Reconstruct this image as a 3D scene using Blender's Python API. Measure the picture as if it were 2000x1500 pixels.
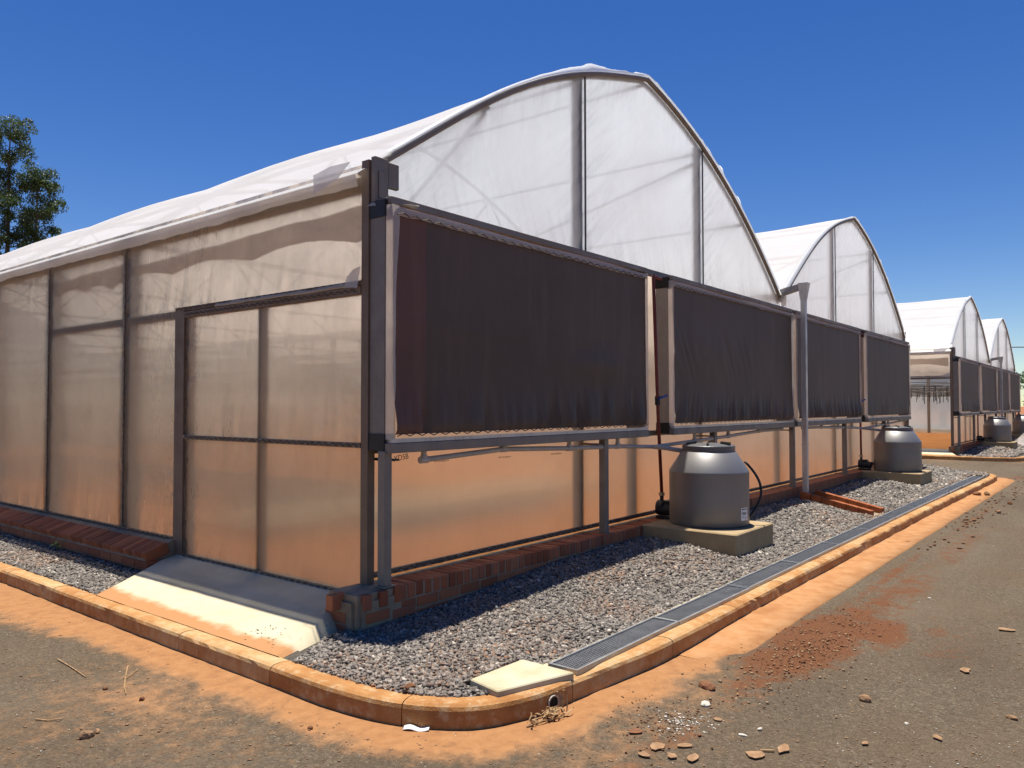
import bpy, bmesh, math, random
import numpy as np
from mathutils import Matrix, Vector

# ------------------------------------------------------------------ scene, camera, light
sc = bpy.context.scene
for o in list(bpy.data.objects):
    bpy.data.objects.remove(o)
COL = sc.collection
rad = math.radians

CAM = (-3.69, -4.31, 1.62)
YAW, PITCH, ROLL = rad(38.502), rad(1.564), rad(-0.035)
FPX = 1516.93
fw = Vector((math.cos(PITCH)*math.cos(YAW), math.cos(PITCH)*math.sin(YAW), math.sin(PITCH)))
rt = Vector((math.sin(YAW), -math.cos(YAW), 0)); up = rt.cross(fw)
r2 = rt*math.cos(ROLL)+up*math.sin(ROLL); u2 = -rt*math.sin(ROLL)+up*math.cos(ROLL)
cd = bpy.data.cameras.new('camera'); cam = bpy.data.objects.new('camera', cd); COL.objects.link(cam)
cd.sensor_width = 36.0; cd.lens = 36.0*FPX/2000.0; cd.clip_start = 0.05; cd.clip_end = 3000
cam.matrix_world = Matrix(((r2.x, u2.x, -fw.x, CAM[0]), (r2.y, u2.y, -fw.y, CAM[1]), (r2.z, u2.z, -fw.z, CAM[2]), (0, 0, 0, 1)))
sc.camera = cam

SUN = Vector((0.125, 0.14, 1.0)).normalized()
EL = math.asin(SUN.z); AZ = math.atan2(SUN.x, SUN.y)
w = bpy.data.worlds.new('World'); sc.world = w; w.use_nodes = True
nt = w.node_tree; bg = nt.nodes['Background']
sky = nt.nodes.new('ShaderNodeTexSky'); sky.sky_type = 'NISHITA'; sky.sun_disc = False
sky.sun_elevation = EL; sky.sun_rotation = AZ; sky.altitude = 1200; sky.air_density = 1.0; sky.dust_density = 0.12; sky.ozone_density = 1.6
hs = nt.nodes.new('ShaderNodeHueSaturation'); hs.inputs['Saturation'].default_value = 1.36; hs.inputs['Hue'].default_value = 0.515
nt.links.new(sky.outputs[0], hs.inputs['Color']); nt.links.new(hs.outputs[0], bg.inputs[0])
bg.inputs[1].default_value = 0.074
sl = bpy.data.lights.new('sun', 'SUN'); sl.energy = 5.0; sl.angle = rad(0.53); sl.color = (1.0, 0.94, 0.83)
so = bpy.data.objects.new('sun', sl); COL.objects.link(so)
so.rotation_euler = (-SUN).to_track_quat('-Z', 'Y').to_euler(); so.location = (0, 0, 30)

sc.view_settings.view_transform = 'Standard'; sc.view_settings.look = 'None'
sc.view_settings.exposure = 0.62; sc.view_settings.gamma = 1.0
sc.view_settings.use_curve_mapping = False
sc.render.engine = 'CYCLES'
cy = sc.cycles
cy.max_bounces = 10; cy.diffuse_bounces = 5; cy.glossy_bounces = 3; cy.transmission_bounces = 8; cy.transparent_max_bounces = 16
cy.caustics_reflective = False; cy.caustics_refractive = True; cy.sample_clamp_indirect = 8
cy.use_denoising = True

rng = np.random.default_rng(7); random.seed(7)

# ------------------------------------------------------------------ numeric noise
def vnoise(x, y, seed=0):
    x = np.asarray(x, float); y = np.asarray(y, float)
    xi = np.floor(x).astype(np.int64); yi = np.floor(y).astype(np.int64)
    xf = x-xi; yf = y-yi
    def h(a, b):
        n = (a*374761393 + b*668265263 + seed*974711) & 0xffffffff
        n = ((n ^ (n >> 13))*1274126177) & 0xffffffff
        return ((n ^ (n >> 16)) & 0xffff)/65535.0
    sx = xf*xf*(3-2*xf); sy = yf*yf*(3-2*yf)
    a = h(xi, yi)*(1-sx)+h(xi+1, yi)*sx; b = h(xi, yi+1)*(1-sx)+h(xi+1, yi+1)*sx
    return a*(1-sy)+b*sy
def fbm(x, y, seed=0, o=4):
    s = 0; a = .5
    for i in range(o):
        s = s+a*vnoise(np.asarray(x)*2**i, np.asarray(y)*2**i, seed+i*17); a *= .5
    return s/(1-.5**o)
def sstep(a, b, x):
    t = np.clip((np.asarray(x, float)-a)/(b-a), 0, 1); return t*t*(3-2*t)

def pix(px, py, z=0.0):
    d = r2*((px-1000)/FPX)+u2*(-(py-750)/FPX)+fw; t_ = (z-CAM[2])/d.z; return (CAM[0]+d.x*t_, CAM[1]+d.y*t_, z)

# ------------------------------------------------------------------ mesh helpers
class MB:
    def __init__(s): s.v = []; s.f = []
    def add(s, vs, fs):
        n = len(s.v); s.v += [tuple(map(float, p)) for p in vs]; s.f += [tuple(n+i for i in q) for q in fs]; return s
    def box(s, a, b):
        x0, y0, z0 = a; x1, y1, z1 = b
        return s.add([(x0,y0,z0),(x1,y0,z0),(x1,y1,z0),(x0,y1,z0),(x0,y0,z1),(x1,y0,z1),(x1,y1,z1),(x0,y1,z1)],
                     [(0,3,2,1),(4,5,6,7),(0,1,5,4),(1,2,6,5),(2,3,7,6),(3,0,4,7)])
    def bar(s, p, q, w, h):          # rectangular bar from p to q
        p = Vector(p); q = Vector(q); d = (q-p).normalized()
        u = d.cross(Vector((0, 0, 1)))
        if u.length < 1e-4: u = Vector((1, 0, 0))
        u.normalize(); n = u.cross(d)
        vs = [c+u*(sx*w/2)+n*(sz*h/2) for c in (p, q) for sx, sz in ((-1,-1),(1,-1),(1,1),(-1,1))]
        return s.add(vs, [(3,2,1,0),(4,5,6,7),(0,1,5,4),(1,2,6,5),(2,3,7,6),(3,0,4,7)])
    def tube(s, path, r, n=8, cap=True):
        P = [Vector(p) for p in path]; R = r if hasattr(r, '__len__') else [r]*len(P)
        vs = []; fs = []
        ref = None
        for i, p in enumerate(P):
            d = (P[min(i+1, len(P)-1)]-P[max(i-1, 0)]).normalized()
            if ref is None:
                ref = Vector((0, 0, 1)) if abs(d.z) < .9 else Vector((1, 0, 0))
            u = (ref-d*ref.dot(d)).normalized(); ref = u; v = d.cross(u)
            for k in range(n):
                a = 2*math.pi*k/n; vs.append(p+(u*math.cos(a)+v*math.sin(a))*R[i])
        for i in range(len(P)-1):
            for k in range(n):
                k2 = (k+1) % n; fs.append((i*n+k, i*n+k2, (i+1)*n+k2, (i+1)*n+k))
        if cap: fs += [tuple(range(n-1, -1, -1)), tuple((len(P)-1)*n+k for k in range(n))]
        return s.add(vs, fs)
    def lathe(s, prof, n=32, c=(0, 0, 0)):
        vs = []; fs = []
        for r, z in prof:
            for k in range(n):
                a = 2*math.pi*k/n; vs.append((c[0]+r*math.cos(a), c[1]+r*math.sin(a), c[2]+z))
        for i in range(len(prof)-1):
            for k in range(n):
                k2 = (k+1) % n; fs.append((i*n+k, i*n+k2, (i+1)*n+k2, (i+1)*n+k))
        if prof[0][0] > 0: fs.append(tuple(range(n-1, -1, -1)))
        if prof[-1][0] > 0: fs.append(tuple((len(prof)-1)*n+k for k in range(n)))
        return s.add(vs, fs)
    def grid(s, P):                   # P array (nu,nv,3)
        nu, nv = P.shape[:2]
        vs = P.reshape(-1, 3).tolist()
        fs = [(i*nv+j, (i+1)*nv+j, (i+1)*nv+j+1, i*nv+j+1) for i in range(nu-1) for j in range(nv-1)]
        return s.add(vs, fs)
    def mesh(s, name, smooth=False, bevel=0):
        me = bpy.data.meshes.new(name); me.from_pydata(s.v, [], s.f)
        if bevel:
            bm = bmesh.new(); bm.from_mesh(me)
            bmesh.ops.bevel(bm, geom=bm.edges[:], offset=bevel, segments=1, affect='EDGES')
            bm.to_mesh(me); bm.free()
        if smooth: me.polygons.foreach_set('use_smooth', [True]*len(me.polygons))
        me.update(); return me
def obj(name, me, mat=None, parent=None, loc=None, rot=None):
    if isinstance(me, MB): me = me.mesh(name)
    o = bpy.data.objects.new(name, me); COL.objects.link(o)
    if mat is not None and me is not None and not me.materials: me.materials.append(mat)
    if parent is not None: o.parent = parent
    if loc is not None: o.location = loc
    if rot is not None: o.rotation_euler = rot
    return o
def tag(o, label, cat=None, group=None, kind=None):
    o['label'] = label
    if cat: o['category'] = cat
    if group: o['group'] = group
    if kind: o['kind'] = kind
    return o
def thing(name, label, cat, loc=(0, 0, 0), rz=0, group=None):
    o = obj(name, None, loc=loc, rot=(0, 0, rz)); o.empty_display_size = .1
    return tag(o, label, cat, group)
def part(name, mb, mat, parent, smooth=False, bevel=0):
    return obj(name, mb.mesh(name, smooth, bevel) if isinstance(mb, MB) else mb, mat, parent)
def nmesh(name, V, F, smooth=False, attrs=None):
    """numpy mesh: V (n,3), F (m,k)"""
    me = bpy.data.meshes.new(name)
    V = np.asarray(V, np.float32); F = np.asarray(F, np.int32); m, k = F.shape
    me.vertices.add(len(V)); me.vertices.foreach_set('co', V.ravel())
    me.loops.add(m*k); me.loops.foreach_set('vertex_index', F.ravel())
    me.polygons.add(m); me.polygons.foreach_set('loop_start', np.arange(0, m*k, k, dtype=np.int32))
    if smooth: me.polygons.foreach_set('use_smooth', np.ones(m, bool))
    for nme, dom, arr in (attrs or []):
        a = me.attributes.new(nme, 'FLOAT', dom); a.data.foreach_set('value', np.asarray(arr, np.float32).ravel())
    me.update(calc_edges=True); me.validate(); return me

# ------------------------------------------------------------------ materials
class NT:
    def __init__(s, name):
        s.m = bpy.data.materials.new(name); s.m.use_nodes = True; s.t = s.m.node_tree; s.t.nodes.clear()
        s.out = s.t.nodes.new('ShaderNodeOutputMaterial')
        s.co = s.t.nodes.new('ShaderNodeTexCoord').outputs['Object']
    def n(s, t, **k):
        q = s.t.nodes.new(t)
        for a, b in k.items(): setattr(q, a, b)
        return q
    def l(s, a, b): s.t.links.new(a, b)
    def set(s, sock, v):
        if isinstance(v, bpy.types.NodeSocket): s.l(v, sock)
        else: sock.default_value = v if not (isinstance(v, tuple) and len(v) == 3 and sock.type == 'RGBA') else (*v, 1)
    def noise(s, scale, detail=4, rough=.55, vec=None, sc3=None):
        q = s.n('ShaderNodeTexNoise'); q.inputs['Scale'].default_value = scale; q.inputs['Detail'].default_value = detail; q.inputs['Roughness'].default_value = rough
        v = vec or s.co
        if sc3:
            mp = s.n('ShaderNodeMapping'); mp.inputs['Scale'].default_value = sc3; s.l(v, mp.inputs[0]); v = mp.outputs[0]
        s.l(v, q.inputs['Vector']); return q.outputs['Fac']
    def voro(s, scale, feature='F1'):
        q = s.n('ShaderNodeTexVoronoi', feature=feature); q.inputs['Scale'].default_value = scale; s.l(s.co, q.inputs['Vector']); return q
    def ramp(s, fac, stops):
        q = s.n('ShaderNodeValToRGB'); e = q.color_ramp.elements
        while len(e) < len(stops): e.new(.5)
        for x, (p, c) in zip(e, stops): x.position = p; x.color = (*c, 1) if len(c) == 3 else c
        s.l(fac, q.inputs[0]); return q.outputs[0]
    def mix(s, f, a, b, blend='MIX'):
        q = s.n('ShaderNodeMix', data_type='RGBA', blend_type=blend)
        s.set(q.inputs['Factor'], f); s.set(q.inputs['A'], a); s.set(q.inputs['B'], b); return q.outputs['Result']
    def math(s, op, a, b=0.0, clamp=False):
        q = s.n('ShaderNodeMath', operation=op, use_clamp=clamp); s.set(q.inputs[0], a); s.set(q.inputs[1], b); return q.outputs[0]
    def attr(s, name):
        return s.n('ShaderNodeAttribute', attribute_name=name).outputs['Fac']
    def bump(s, h, strength, dist=.01, normal=None):
        q = s.n('ShaderNodeBump'); q.inputs['Strength'].default_value = strength; q.inputs['Distance'].default_value = dist
        s.l(h, q.inputs['Height'])
        if normal: s.l(normal, q.inputs['Normal'])
        return q.outputs[0]
    def prin(s, col, rough=.7, metal=0.0, normal=None, spec=.4, coat=0):
        p = s.n('ShaderNodeBsdfPrincipled'); s.set(p.inputs['Base Color'], col); s.set(p.inputs['Roughness'], rough); s.set(p.inputs['Metallic'], metal)
        p.inputs['Specular IOR Level'].default_value = spec
        if coat: p.inputs['Coat Weight'].default_value = coat; p.inputs['Coat Roughness'].default_value = .3
        if normal: s.l(normal, p.inputs['Normal'])
        s.l(p.outputs[0], s.out.inputs[0]); return s.m
    def rnd(s):
        return s.n('ShaderNodeObjectInfo').outputs['Random']

def m_simple(name, c1, c2, scale=4, rough=.7, metal=0.0, bump=.0, bscale=60, spec=.4, detail=5, coat=0):
    t = NT(name); f = t.noise(scale, detail)
    col = t.ramp(f, [(.3, c1), (.7, c2)])
    nrm = t.bump(t.noise(bscale, 3), bump, .004) if bump else None
    return t.prin(col, rough, metal, nrm, spec, coat)

def m_film(name, tr, rf, tl, df, tint=(.95, .94, .92), dirt=.25, rough=.7, ior=1.15, bump=.35, gl=.04, dcol=(.45, .36, .27)):
    """clouded polythene: a little straight transmission, blurred transmission, translucency, diffuse, gloss"""
    t = NT(name)
    big = t.noise(1.3, 5, .6); weave = t.noise(1, 2, .5, sc3=(70, 70, 9)); weave2 = t.noise(1, 2, .5, sc3=(14, 14, 120))
    wr = t.noise(1, 3, .5, sc3=(3, 3, 1.0))
    h = t.math('ADD', t.math('MULTIPLY', wr, 1.0), t.math('MULTIPLY', t.math('ADD', weave, weave2), .006))
    nrm = t.bump(h, bump, .03)
    d = t.math('MULTIPLY', t.ramp(big, [(.42, (0, 0, 0)), (.75, (1, 1, 1))]), dirt)
    d = t.math('ADD', d, t.math('MULTIPLY', weave, .12))
    col = t.mix(d, tint, dcol)
    col = t.mix(t.math('MULTIPLY', t.attr('crease_shade'), .42), col, tuple(v*.45 for v in tint))  # fold shading put into the film colour as darker streaks
    sh = []
    q = t.n('ShaderNodeBsdfTransparent'); t.set(q.inputs[0], col); sh.append((tr, q))
    q = t.n('ShaderNodeBsdfRefraction'); t.set(q.inputs[0], col); q.inputs['Roughness'].default_value = rough; q.inputs['IOR'].default_value = ior; t.l(nrm, q.inputs['Normal']); sh.append((rf, q))
    q = t.n('ShaderNodeBsdfTranslucent'); t.set(q.inputs[0], col); t.l(nrm, q.inputs['Normal']); sh.append((tl, q))
    q = t.n('ShaderNodeBsdfDiffuse'); t.set(q.inputs[0], col); t.l(nrm, q.inputs['Normal']); sh.append((df, q))
    q = t.n('ShaderNodeBsdfAnisotropic'); q.inputs['Roughness'].default_value = .35; t.l(nrm, q.inputs['Normal']); sh.append((gl, q))
    acc = None; tot = 0
    for wgt, q in sh:
        if wgt <= 0: continue
        if acc is None: acc = q.outputs[0]; tot = wgt; continue
        tot += wgt; mx = t.n('ShaderNodeMixShader'); mx.inputs[0].default_value = wgt/tot
        t.l(acc, mx.inputs[1]); t.l(q.outputs[0], mx.inputs[2]); acc = mx.outputs[0]
    t.l(acc, t.out.inputs[0]); return t.m

M = {}
M['roof_film'] = m_film('roof_film', .12, 0, .47, .40, tint=(.92, .955, .99), dirt=.12, bump=.12, gl=.03)
M['gable_film'] = m_film('gable_film', .10, .42, .34, .12, tint=(.92, .975, 1.0), dirt=.08, rough=.72, bump=.45)
M['wall_film'] = m_film('wall_film', .06, .59, .24, .07, tint=(.99, .845, .68), dirt=.18, rough=.63, ior=1.13, bump=.22)
M['curtain'] = m_film('curtain', .10, .22, .40, .28, tint=(.80, .75, .69), dirt=.4, bump=.3)
M['flap'] = m_film('flap', .22, .10, .30, .36, tint=(.93, .89, .83), dirt=.35, bump=.4)

def m_galv(name, base, rough=.55, metal=.35, rust=.0):
    t = NT(name); sp = t.voro(38); f = t.noise(6, 5); st = t.noise(1, 3, .6, sc3=(25, 25, 2.5))
    c = t.mix(t.math('MULTIPLY', f, .6), tuple(v*1.15 for v in base), tuple(v*.6 for v in base))
    c = t.mix(t.math('MULTIPLY', sp.outputs['Distance'], .35), c, tuple(v*.75 for v in base))
    c = t.mix(t.ramp(st, [(.55, (0, 0, 0)), (.8, (.5+rust, .5+rust, .5+rust))]), c, (.20, .13, .08))
    return t.prin(c, t.ramp(f, [(.3, (rough-.1,)*3), (.7, (rough+.15,)*3)]), metal)
M['galv'] = m_galv('galvanised', (.225, .20, .17), .55, .2)
M['galv_bright'] = m_galv('galvanised_bright', (.37, .345, .31), .45, .4)
M['galv_pale'] = m_galv('galvanised_pale', (.56, .54, .51), .42, .45)
M['galv_rusty'] = m_galv('galvanised_rusty', (.20, .145, .10), .6, .25, .4)
M['pipe_steel'] = m_galv('pipe_steel', (.16, .15, .14), .55, .3)
M['black'] = m_simple('black_bracket', (.008, .008, .008), (.02, .02, .02), 8, .5)
M['track'] = m_simple('track_aluminium', (.10, .07, .05), (.28, .22, .16), 30, .5, .3)
M['wire'] = m_simple('spring_wire', (.06, .045, .035), (.12, .09, .07), 20, .5, .5)
M['pvc'] = m_simple('grey_pvc', (.36, .32, .28), (.46, .42, .37), 7, .5)
M['red_pipe'] = m_simple('red_pipe', (.14, .025, .018), (.22, .045, .03), 6, .5)
M['blue'] = m_simple('blue_valve', (.01, .03, .16), (.02, .06, .3), 6, .4)
M['brass'] = m_simple('brass', (.4, .3, .2), (.55, .42, .28), 6, .4, .6)
M['pump'] = m_simple('pump_casing', (.006, .008, .014), (.016, .018, .026), 6, .4)
M['white_plastic'] = m_simple('white_plastic', (.75, .75, .72), (.85, .85, .83), 9, .5)
M['ink'] = m_simple('ink', (.015, .012, .01), (.03, .025, .02), 9, .7)
M['ink_soft'] = m_simple('ink_soft', (.10, .085, .05), (.14, .12, .07), 9, .8)
M['dark_hole'] = m_simple('dark_hole', (.006, .005, .004), (.012, .01, .008), 9, .9)

def m_screen(name, dark):
    t = NT(name); v = t.noise(1, 3, .6, sc3=(60, 60, 6)); wv = t.noise(1, 2, .5, sc3=(8, 8, 260)); f = t.noise(.8, 4)
    c = t.ramp(f, [(.3, tuple(x*.8 for x in dark)), (.7, tuple(x*1.3 for x in dark))])
    ds = t.noise(1, 5, .65, sc3=(6, 6, .8)); c = t.mix(t.ramp(ds, [(.5, (0, 0, 0)), (.8, (.35,)*3)]), c, (.20, .14, .10))
    c = t.mix(t.math('MULTIPLY', v, .35), c, tuple(min(1, x*1.5) for x in dark))
    nrm = t.bump(t.math('ADD', wv, t.math('MULTIPLY', v, .5)), .28, .005)
    return t.prin(c, .56, 0, nrm, .3)
M['screen'] = m_screen('pad_screen', (.082, .058, .042))
M['screen_edge'] = m_screen('pad_screen_edge', (.115, .058, .044))

def m_brick():
    t = NT('brick_clay'); r = t.rnd(); f = t.noise(14, 6, .65); g = t.noise(90, 3)
    c = t.ramp(r, [(0, (.24, .075, .035)), (.35, (.34, .11, .05)), (.7, (.42, .15, .07)), (1, (.28, .10, .06))])
    c = t.mix(t.ramp(f, [(.45, (0, 0, 0)), (.8, (.55, .55, .55))]), c, (.16, .10, .07))
    return t.prin(c, .9, 0, t.bump(t.math('ADD', f, t.math('MULTIPLY', g, .4)), .5, .004), .2)
M['brick'] = m_brick()
M['mortar'] = m_simple('mortar', (.22, .17, .115), (.33, .26, .18), 9, .95, 0, .6, 80, .15)
M['orange_brick'] = m_simple('orange_brick', (.25, .08, .035), (.37, .125, .055), 12, .9, 0, .4, 80, .15)

def m_kerb():
    t = NT('kerb_concrete'); f = t.noise(2.2, 6, .62); g = t.noise(14, 6, .7); h = t.noise(120, 3)
    f = t.math('ADD', f, t.math('MULTIPLY', t.math('SUBTRACT', t.rnd(), .5), .16))
    c = t.ramp(f, [(.28, (.31, .135, .042)), (.5, (.41, .21, .078)), (.72, (.50, .335, .165))])
    c = t.mix(t.ramp(g, [(.5, (0, 0, 0)), (.72, (.40, .40, .40))]), c, (.28, .115, .042))
    c = t.mix(t.ramp(g, [(.32, (.7, .7, .7)), (.50, (0, 0, 0))]), c, (.50, .385, .235))
    return t.prin(c, .92, 0, t.bump(t.math('ADD', t.math('MULTIPLY', g, 1.5), h), .55, .006), .2)
M['kerb'] = m_kerb()
def m_conc(name, a, b, stain=(.52, .27, .11), sfac=.5):
    t = NT(name); f = t.noise(3, 6, .6); g = t.noise(1.6, 5, .65); h = t.noise(110, 3)
    c = t.ramp(f, [(.3, a), (.7, b)])
    c = t.mix(t.ramp(g, [(.52, (0, 0, 0)), (.75, (sfac,)*3)]), c, stain)
    return t.prin(c, .92, 0, t.bump(t.math('ADD', f, t.math('MULTIPLY', h, .5)), .45, .005), .2)
M['concrete'] = m_conc('pale_concrete', (.40, .34, .21), (.58, .52, .38), (.40, .24, .11), .55)
M['block'] = m_conc('block_concrete', (.30, .215, .115), (.43, .33, .20), (.24, .125, .05), .5)
def m_ramp():
    t = NT('ramp_concrete'); f = t.noise(3, 6, .6); g = t.noise(7, 6, .65); h = t.noise(110, 3)
    c = t.ramp(f, [(.3, (.47, .41, .27)), (.7, (.57, .51, .37))])
    s = t.math('ADD', t.attr('soil'), t.math('MULTIPLY', t.math('SUBTRACT', g, .5), .9))
    c = t.mix(t.ramp(s, [(.35, (0, 0, 0)), (.75, (.95,)*3)]), c, (.40, .19, .075))
    return t.prin(c, .93, 0, t.bump(t.math('ADD', f, t.math('MULTIPLY', h, .5)), .45, .005), .2)
M['ramp'] = m_ramp()

def m_road():
    t = NT('chip_asphalt')
    n1 = t.noise(1.1, 6, .6); n2 = t.noise(11, 6, .65); v = t.voro(72); fine = t.noise(170, 3, .7); v2 = t.voro(42)
    chip = t.ramp(v.outputs['Color'], [(0, (.040, .030, .020)), (.5, (.130, .097, .064)), (.85, (.22, .172, .118)), (1, (.42, .34, .245))])
    c = t.mix(.55, chip, t.ramp(fine, [(.3, (.05, .038, .026)), (.7, (.195, .15, .102))]))
    c = t.mix(t.ramp(n1, [(.4, (0, 0, 0)), (.7, (.5,)*3)]), c, (.135, .09, .052))
    n3 = t.noise(1, 4, .55, sc3=(.35, .9, 1))
    c = t.mix(t.ramp(n3, [(.5, (0, 0, 0)), (.68, (.28,)*3)]), c, (.20, .163, .118))
    c = t.mix(t.ramp(n3, [(.3, (.5,)*3), (.45, (0, 0, 0))]), c, (.07, .052, .036))
    dust = t.math('ADD', t.attr('dust'), t.math('MULTIPLY', t.math('SUBTRACT', n2, .5), 1.15))
    c = t.mix(t.ramp(dust, [(.2, (0, 0, 0)), (.95, (.92,)*3)]), c, t.ramp(n2, [(.3, (.29, .13, .048)), (.7, (.38, .19, .08))]))
    red = t.math('ADD', t.attr('red'), t.math('MULTIPLY', t.math('SUBTRACT', n2, .5), 1.0))
    c = t.mix(t.ramp(red, [(.35, (0, 0, 0)), (.65, (.95,)*3)]), c, t.ramp(fine, [(.3, (.11, .042, .018)), (.7, (.22, .09, .038))]))
    hgt = t.math('ADD', t.math('MULTIPLY', v.outputs['Distance'], -1.1), t.math('MULTIPLY', fine, .7))
    sm = t.ramp(dust, [(.3, (1, 1, 1)), (.7, (.18,)*3)])
    return t.prin(c, .93, 0, t.bump(t.math('MULTIPLY', hgt, sm), 1.0, .011), .2)
M['road'] = m_road()
def m_apron():
    t = NT('apron_dust'); n2 = t.noise(6, 6, .65); n1 = t.noise(1.4, 5); h = t.noise(130, 3)
    c = t.ramp(n2, [(.28, (.31, .135, .052)), (.5, (.40, .20, .085)), (.75, (.46, .26, .13))])
    c = t.mix(t.ramp(n1, [(.5, (0, 0, 0)), (.75, (.5,)*3)]), c, (.26, .105, .04))
    return t.prin(c, .95, 0, t.bump(t.math('ADD', n2, t.math('MULTIPLY', h, .3)), .5, .006), .15)
M['apron'] = m_apron()
M['soil'] = m_simple('red_soil', (.26, .10, .04), (.36, .16, .07), 2.2, .95, 0, .5, 40, .15)
M['floor_soil'] = m_simple('greenhouse_soil', (.62, .235, .062), (.70, .30, .092), .9, .95, 0, .4, 30, .1)
def m_gravel():
    t = NT('gravel_stone'); s = t.attr('shade'); d = t.attr('dusty')
    c = t.ramp(s, [(0, (.06, .052, .045)), (.35, (.15, .132, .116)), (.75, (.265, .235, .205)), (.93, (.35, .312, .272)), (1, (.52, .47, .40))])
    c = t.mix(d, c, (.30, .15, .075))
    return t.prin(c, .85, 0, None, .3)
M['gravel'] = m_gravel()
M['gravel_bed'] = m_simple('gravel_bed_dark', (.05, .045, .04), (.11, .095, .08), 30, .95, 0, .8, 60, .1)
M['tank'] = m_simple('tank_plastic', (.195, .19, .188), (.23, .224, .22), 2.5, .48, .5, .05, 30, .6)
M['tank_lid'] = m_simple('tank_lid_plastic', (.10, .10, .105), (.13, .13, .135), 3, .38, 0, 0, 30, .5)
M['grate'] = m_galv('grate_steel', (.40, .41, .42), .4, .7)
M['grate_dark'] = m_simple('channel_dark', (.02, .02, .02), (.04, .037, .033), 9, .9)
M['dry_leaf'] = m_simple('dry_leaf', (.24, .135, .06), (.46, .30, .15), 40, .85)
M['white_stone'] = m_simple('white_stone', (.46, .42, .34), (.64, .60, .52), 30, .9, 0, .4, 80)
M['brown_stone'] = m_simple('brown_stone', (.20, .11, .055), (.36, .22, .12), 18, .95, 0, .5, 60)
M['red_clod'] = m_simple('red_clod', (.12, .05, .024), (.26, .115, .052), 20, .95, 0, .6, 60)
M['weed'] = m_simple('weed_green', (.10, .17, .03), (.22, .32, .07), 20, .7)
M['tarp'] = m_simple('tarp_sheet', (.16, .15, .15), (.42, .36, .33), 3, .7)
def m_leaf(name, a, b, c):
    t = NT(name); s = t.attr('shade'); col = t.ramp(s, [(0, a), (.55, b), (1, c)])
    p = t.n('ShaderNodeBsdfPrincipled'); t.l(col, p.inputs['Base Color']); p.inputs['Roughness'].default_value = .5
    tl = t.n('ShaderNodeBsdfTranslucent'); t.l(col, tl.inputs[0]); mx = t.n('ShaderNodeMixShader'); mx.inputs[0].default_value = .3
    t.l(p.outputs[0], mx.inputs[1]); t.l(tl.outputs[0], mx.inputs[2]); t.l(mx.outputs[0], t.out.inputs[0]); return t.m
M['euc_leaf'] = m_leaf('eucalyptus_leaf', (.03, .055, .016), (.065, .11, .03), (.14, .20, .05))
M['bush_leaf'] = m_leaf('bush_leaf', (.04, .085, .015), (.08, .15, .03), (.16, .26, .05))
M['bark'] = m_simple('bark', (.10, .07, .05), (.22, .17, .13), 12, .9)

# ------------------------------------------------------------------ setting: ground, road, kerbs
def catmull(P, step):
    P = [np.array(p, float) for p in P]; out = []
    Q = [2*P[0]-P[1]]+P+[2*P[-1]-P[-2]]
    for i in range(1, len(Q)-2):
        n = max(2, int(np.linalg.norm(Q[i+1]-Q[i])/step))
        for k in range(n):
            t = k/n; a, b, c, d = Q[i-1], Q[i], Q[i+1], Q[i+2]
            # centripetal-free: linear blend for long straights
            if np.linalg.norm(c-b) > 1.2: out.append(b+(c-b)*t); continue
            L = np.linalg.norm(c-b); m0 = (c-a)/2; m1 = (d-b)/2
            m0 = m0*min(1, L/max(1e-6, np.linalg.norm(m0))); m1 = m1*min(1, L/max(1e-6, np.linalg.norm(m1)))
            out.append((2*t**3-3*t*t+1)*b+(t**3-2*t*t+t)*m0+(-2*t**3+3*t*t)*c+(t**3-t*t)*m1)
    out.append(P[-1]); return np.array(out)
KERB_PTS = [(-1.02, 20), (-1.0, 4.0), (-1.015, 1.8), (-1.02, .3), (-1.02, -.35), (-1.02, -.92), (-.97, -1.31), (-.862, -1.565), (-.70, -1.75), (-.42, -1.868), (-.13, -1.90),
            (.25, -1.94), (.62, -1.98), (1.2, -1.993), (1.8, -1.996), (8.5, -2.0), (14.2, -2.075), (14.75, -2.083), (15.3, -2.088), (15.9, -2.03), (16.35, -1.78), (16.65, -1.35), (17.0, -.8), (17.6, .3), (18.0, 1.6), (18.0, 20)]
KPATH = catmull(KERB_PTS, .06)
# drop near-duplicate points and compute outward normals
KPATH = KPATH[np.r_[True, np.linalg.norm(np.diff(KPATH, axis=0), axis=1) > .02]]
def normals(P):
    T = np.gradient(P, axis=0); T /= np.linalg.norm(T, axis=1)[:, None]
    return np.stack([T[:, 1], -T[:, 0]], 1)      # island lies left of the path direction, outside is right
KN = normals(KPATH)
if KN[5][0] > 0: KN = -KN
KARC = np.r_[0, np.cumsum(np.linalg.norm(np.diff(KPATH, axis=0), axis=1))]
KW = .135
KIN = KPATH-KN*KW
def kerb_dist(x, y):
    x = np.asarray(x, float); y = np.asarray(y, float); best = np.full(x.shape, 1e9)
    P = KPATH[::3]
    for a, b in zip(P[:-1], P[1:]):
        d = b-a; L = d@d; t = np.clip(((x-a[0])*d[0]+(y-a[1])*d[1])/L, 0, 1)
        best = np.minimum(best, np.hypot(x-a[0]-d[0]*t, y-a[1]-d[1]*t))
    return best

g = MB(); g.box((-900, -900, -.6), (900, 900, -.03))
gnd = obj('ground', g, M['soil']); tag(gnd, 'bare red earth stretching away beyond the road', kind='structure')

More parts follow.
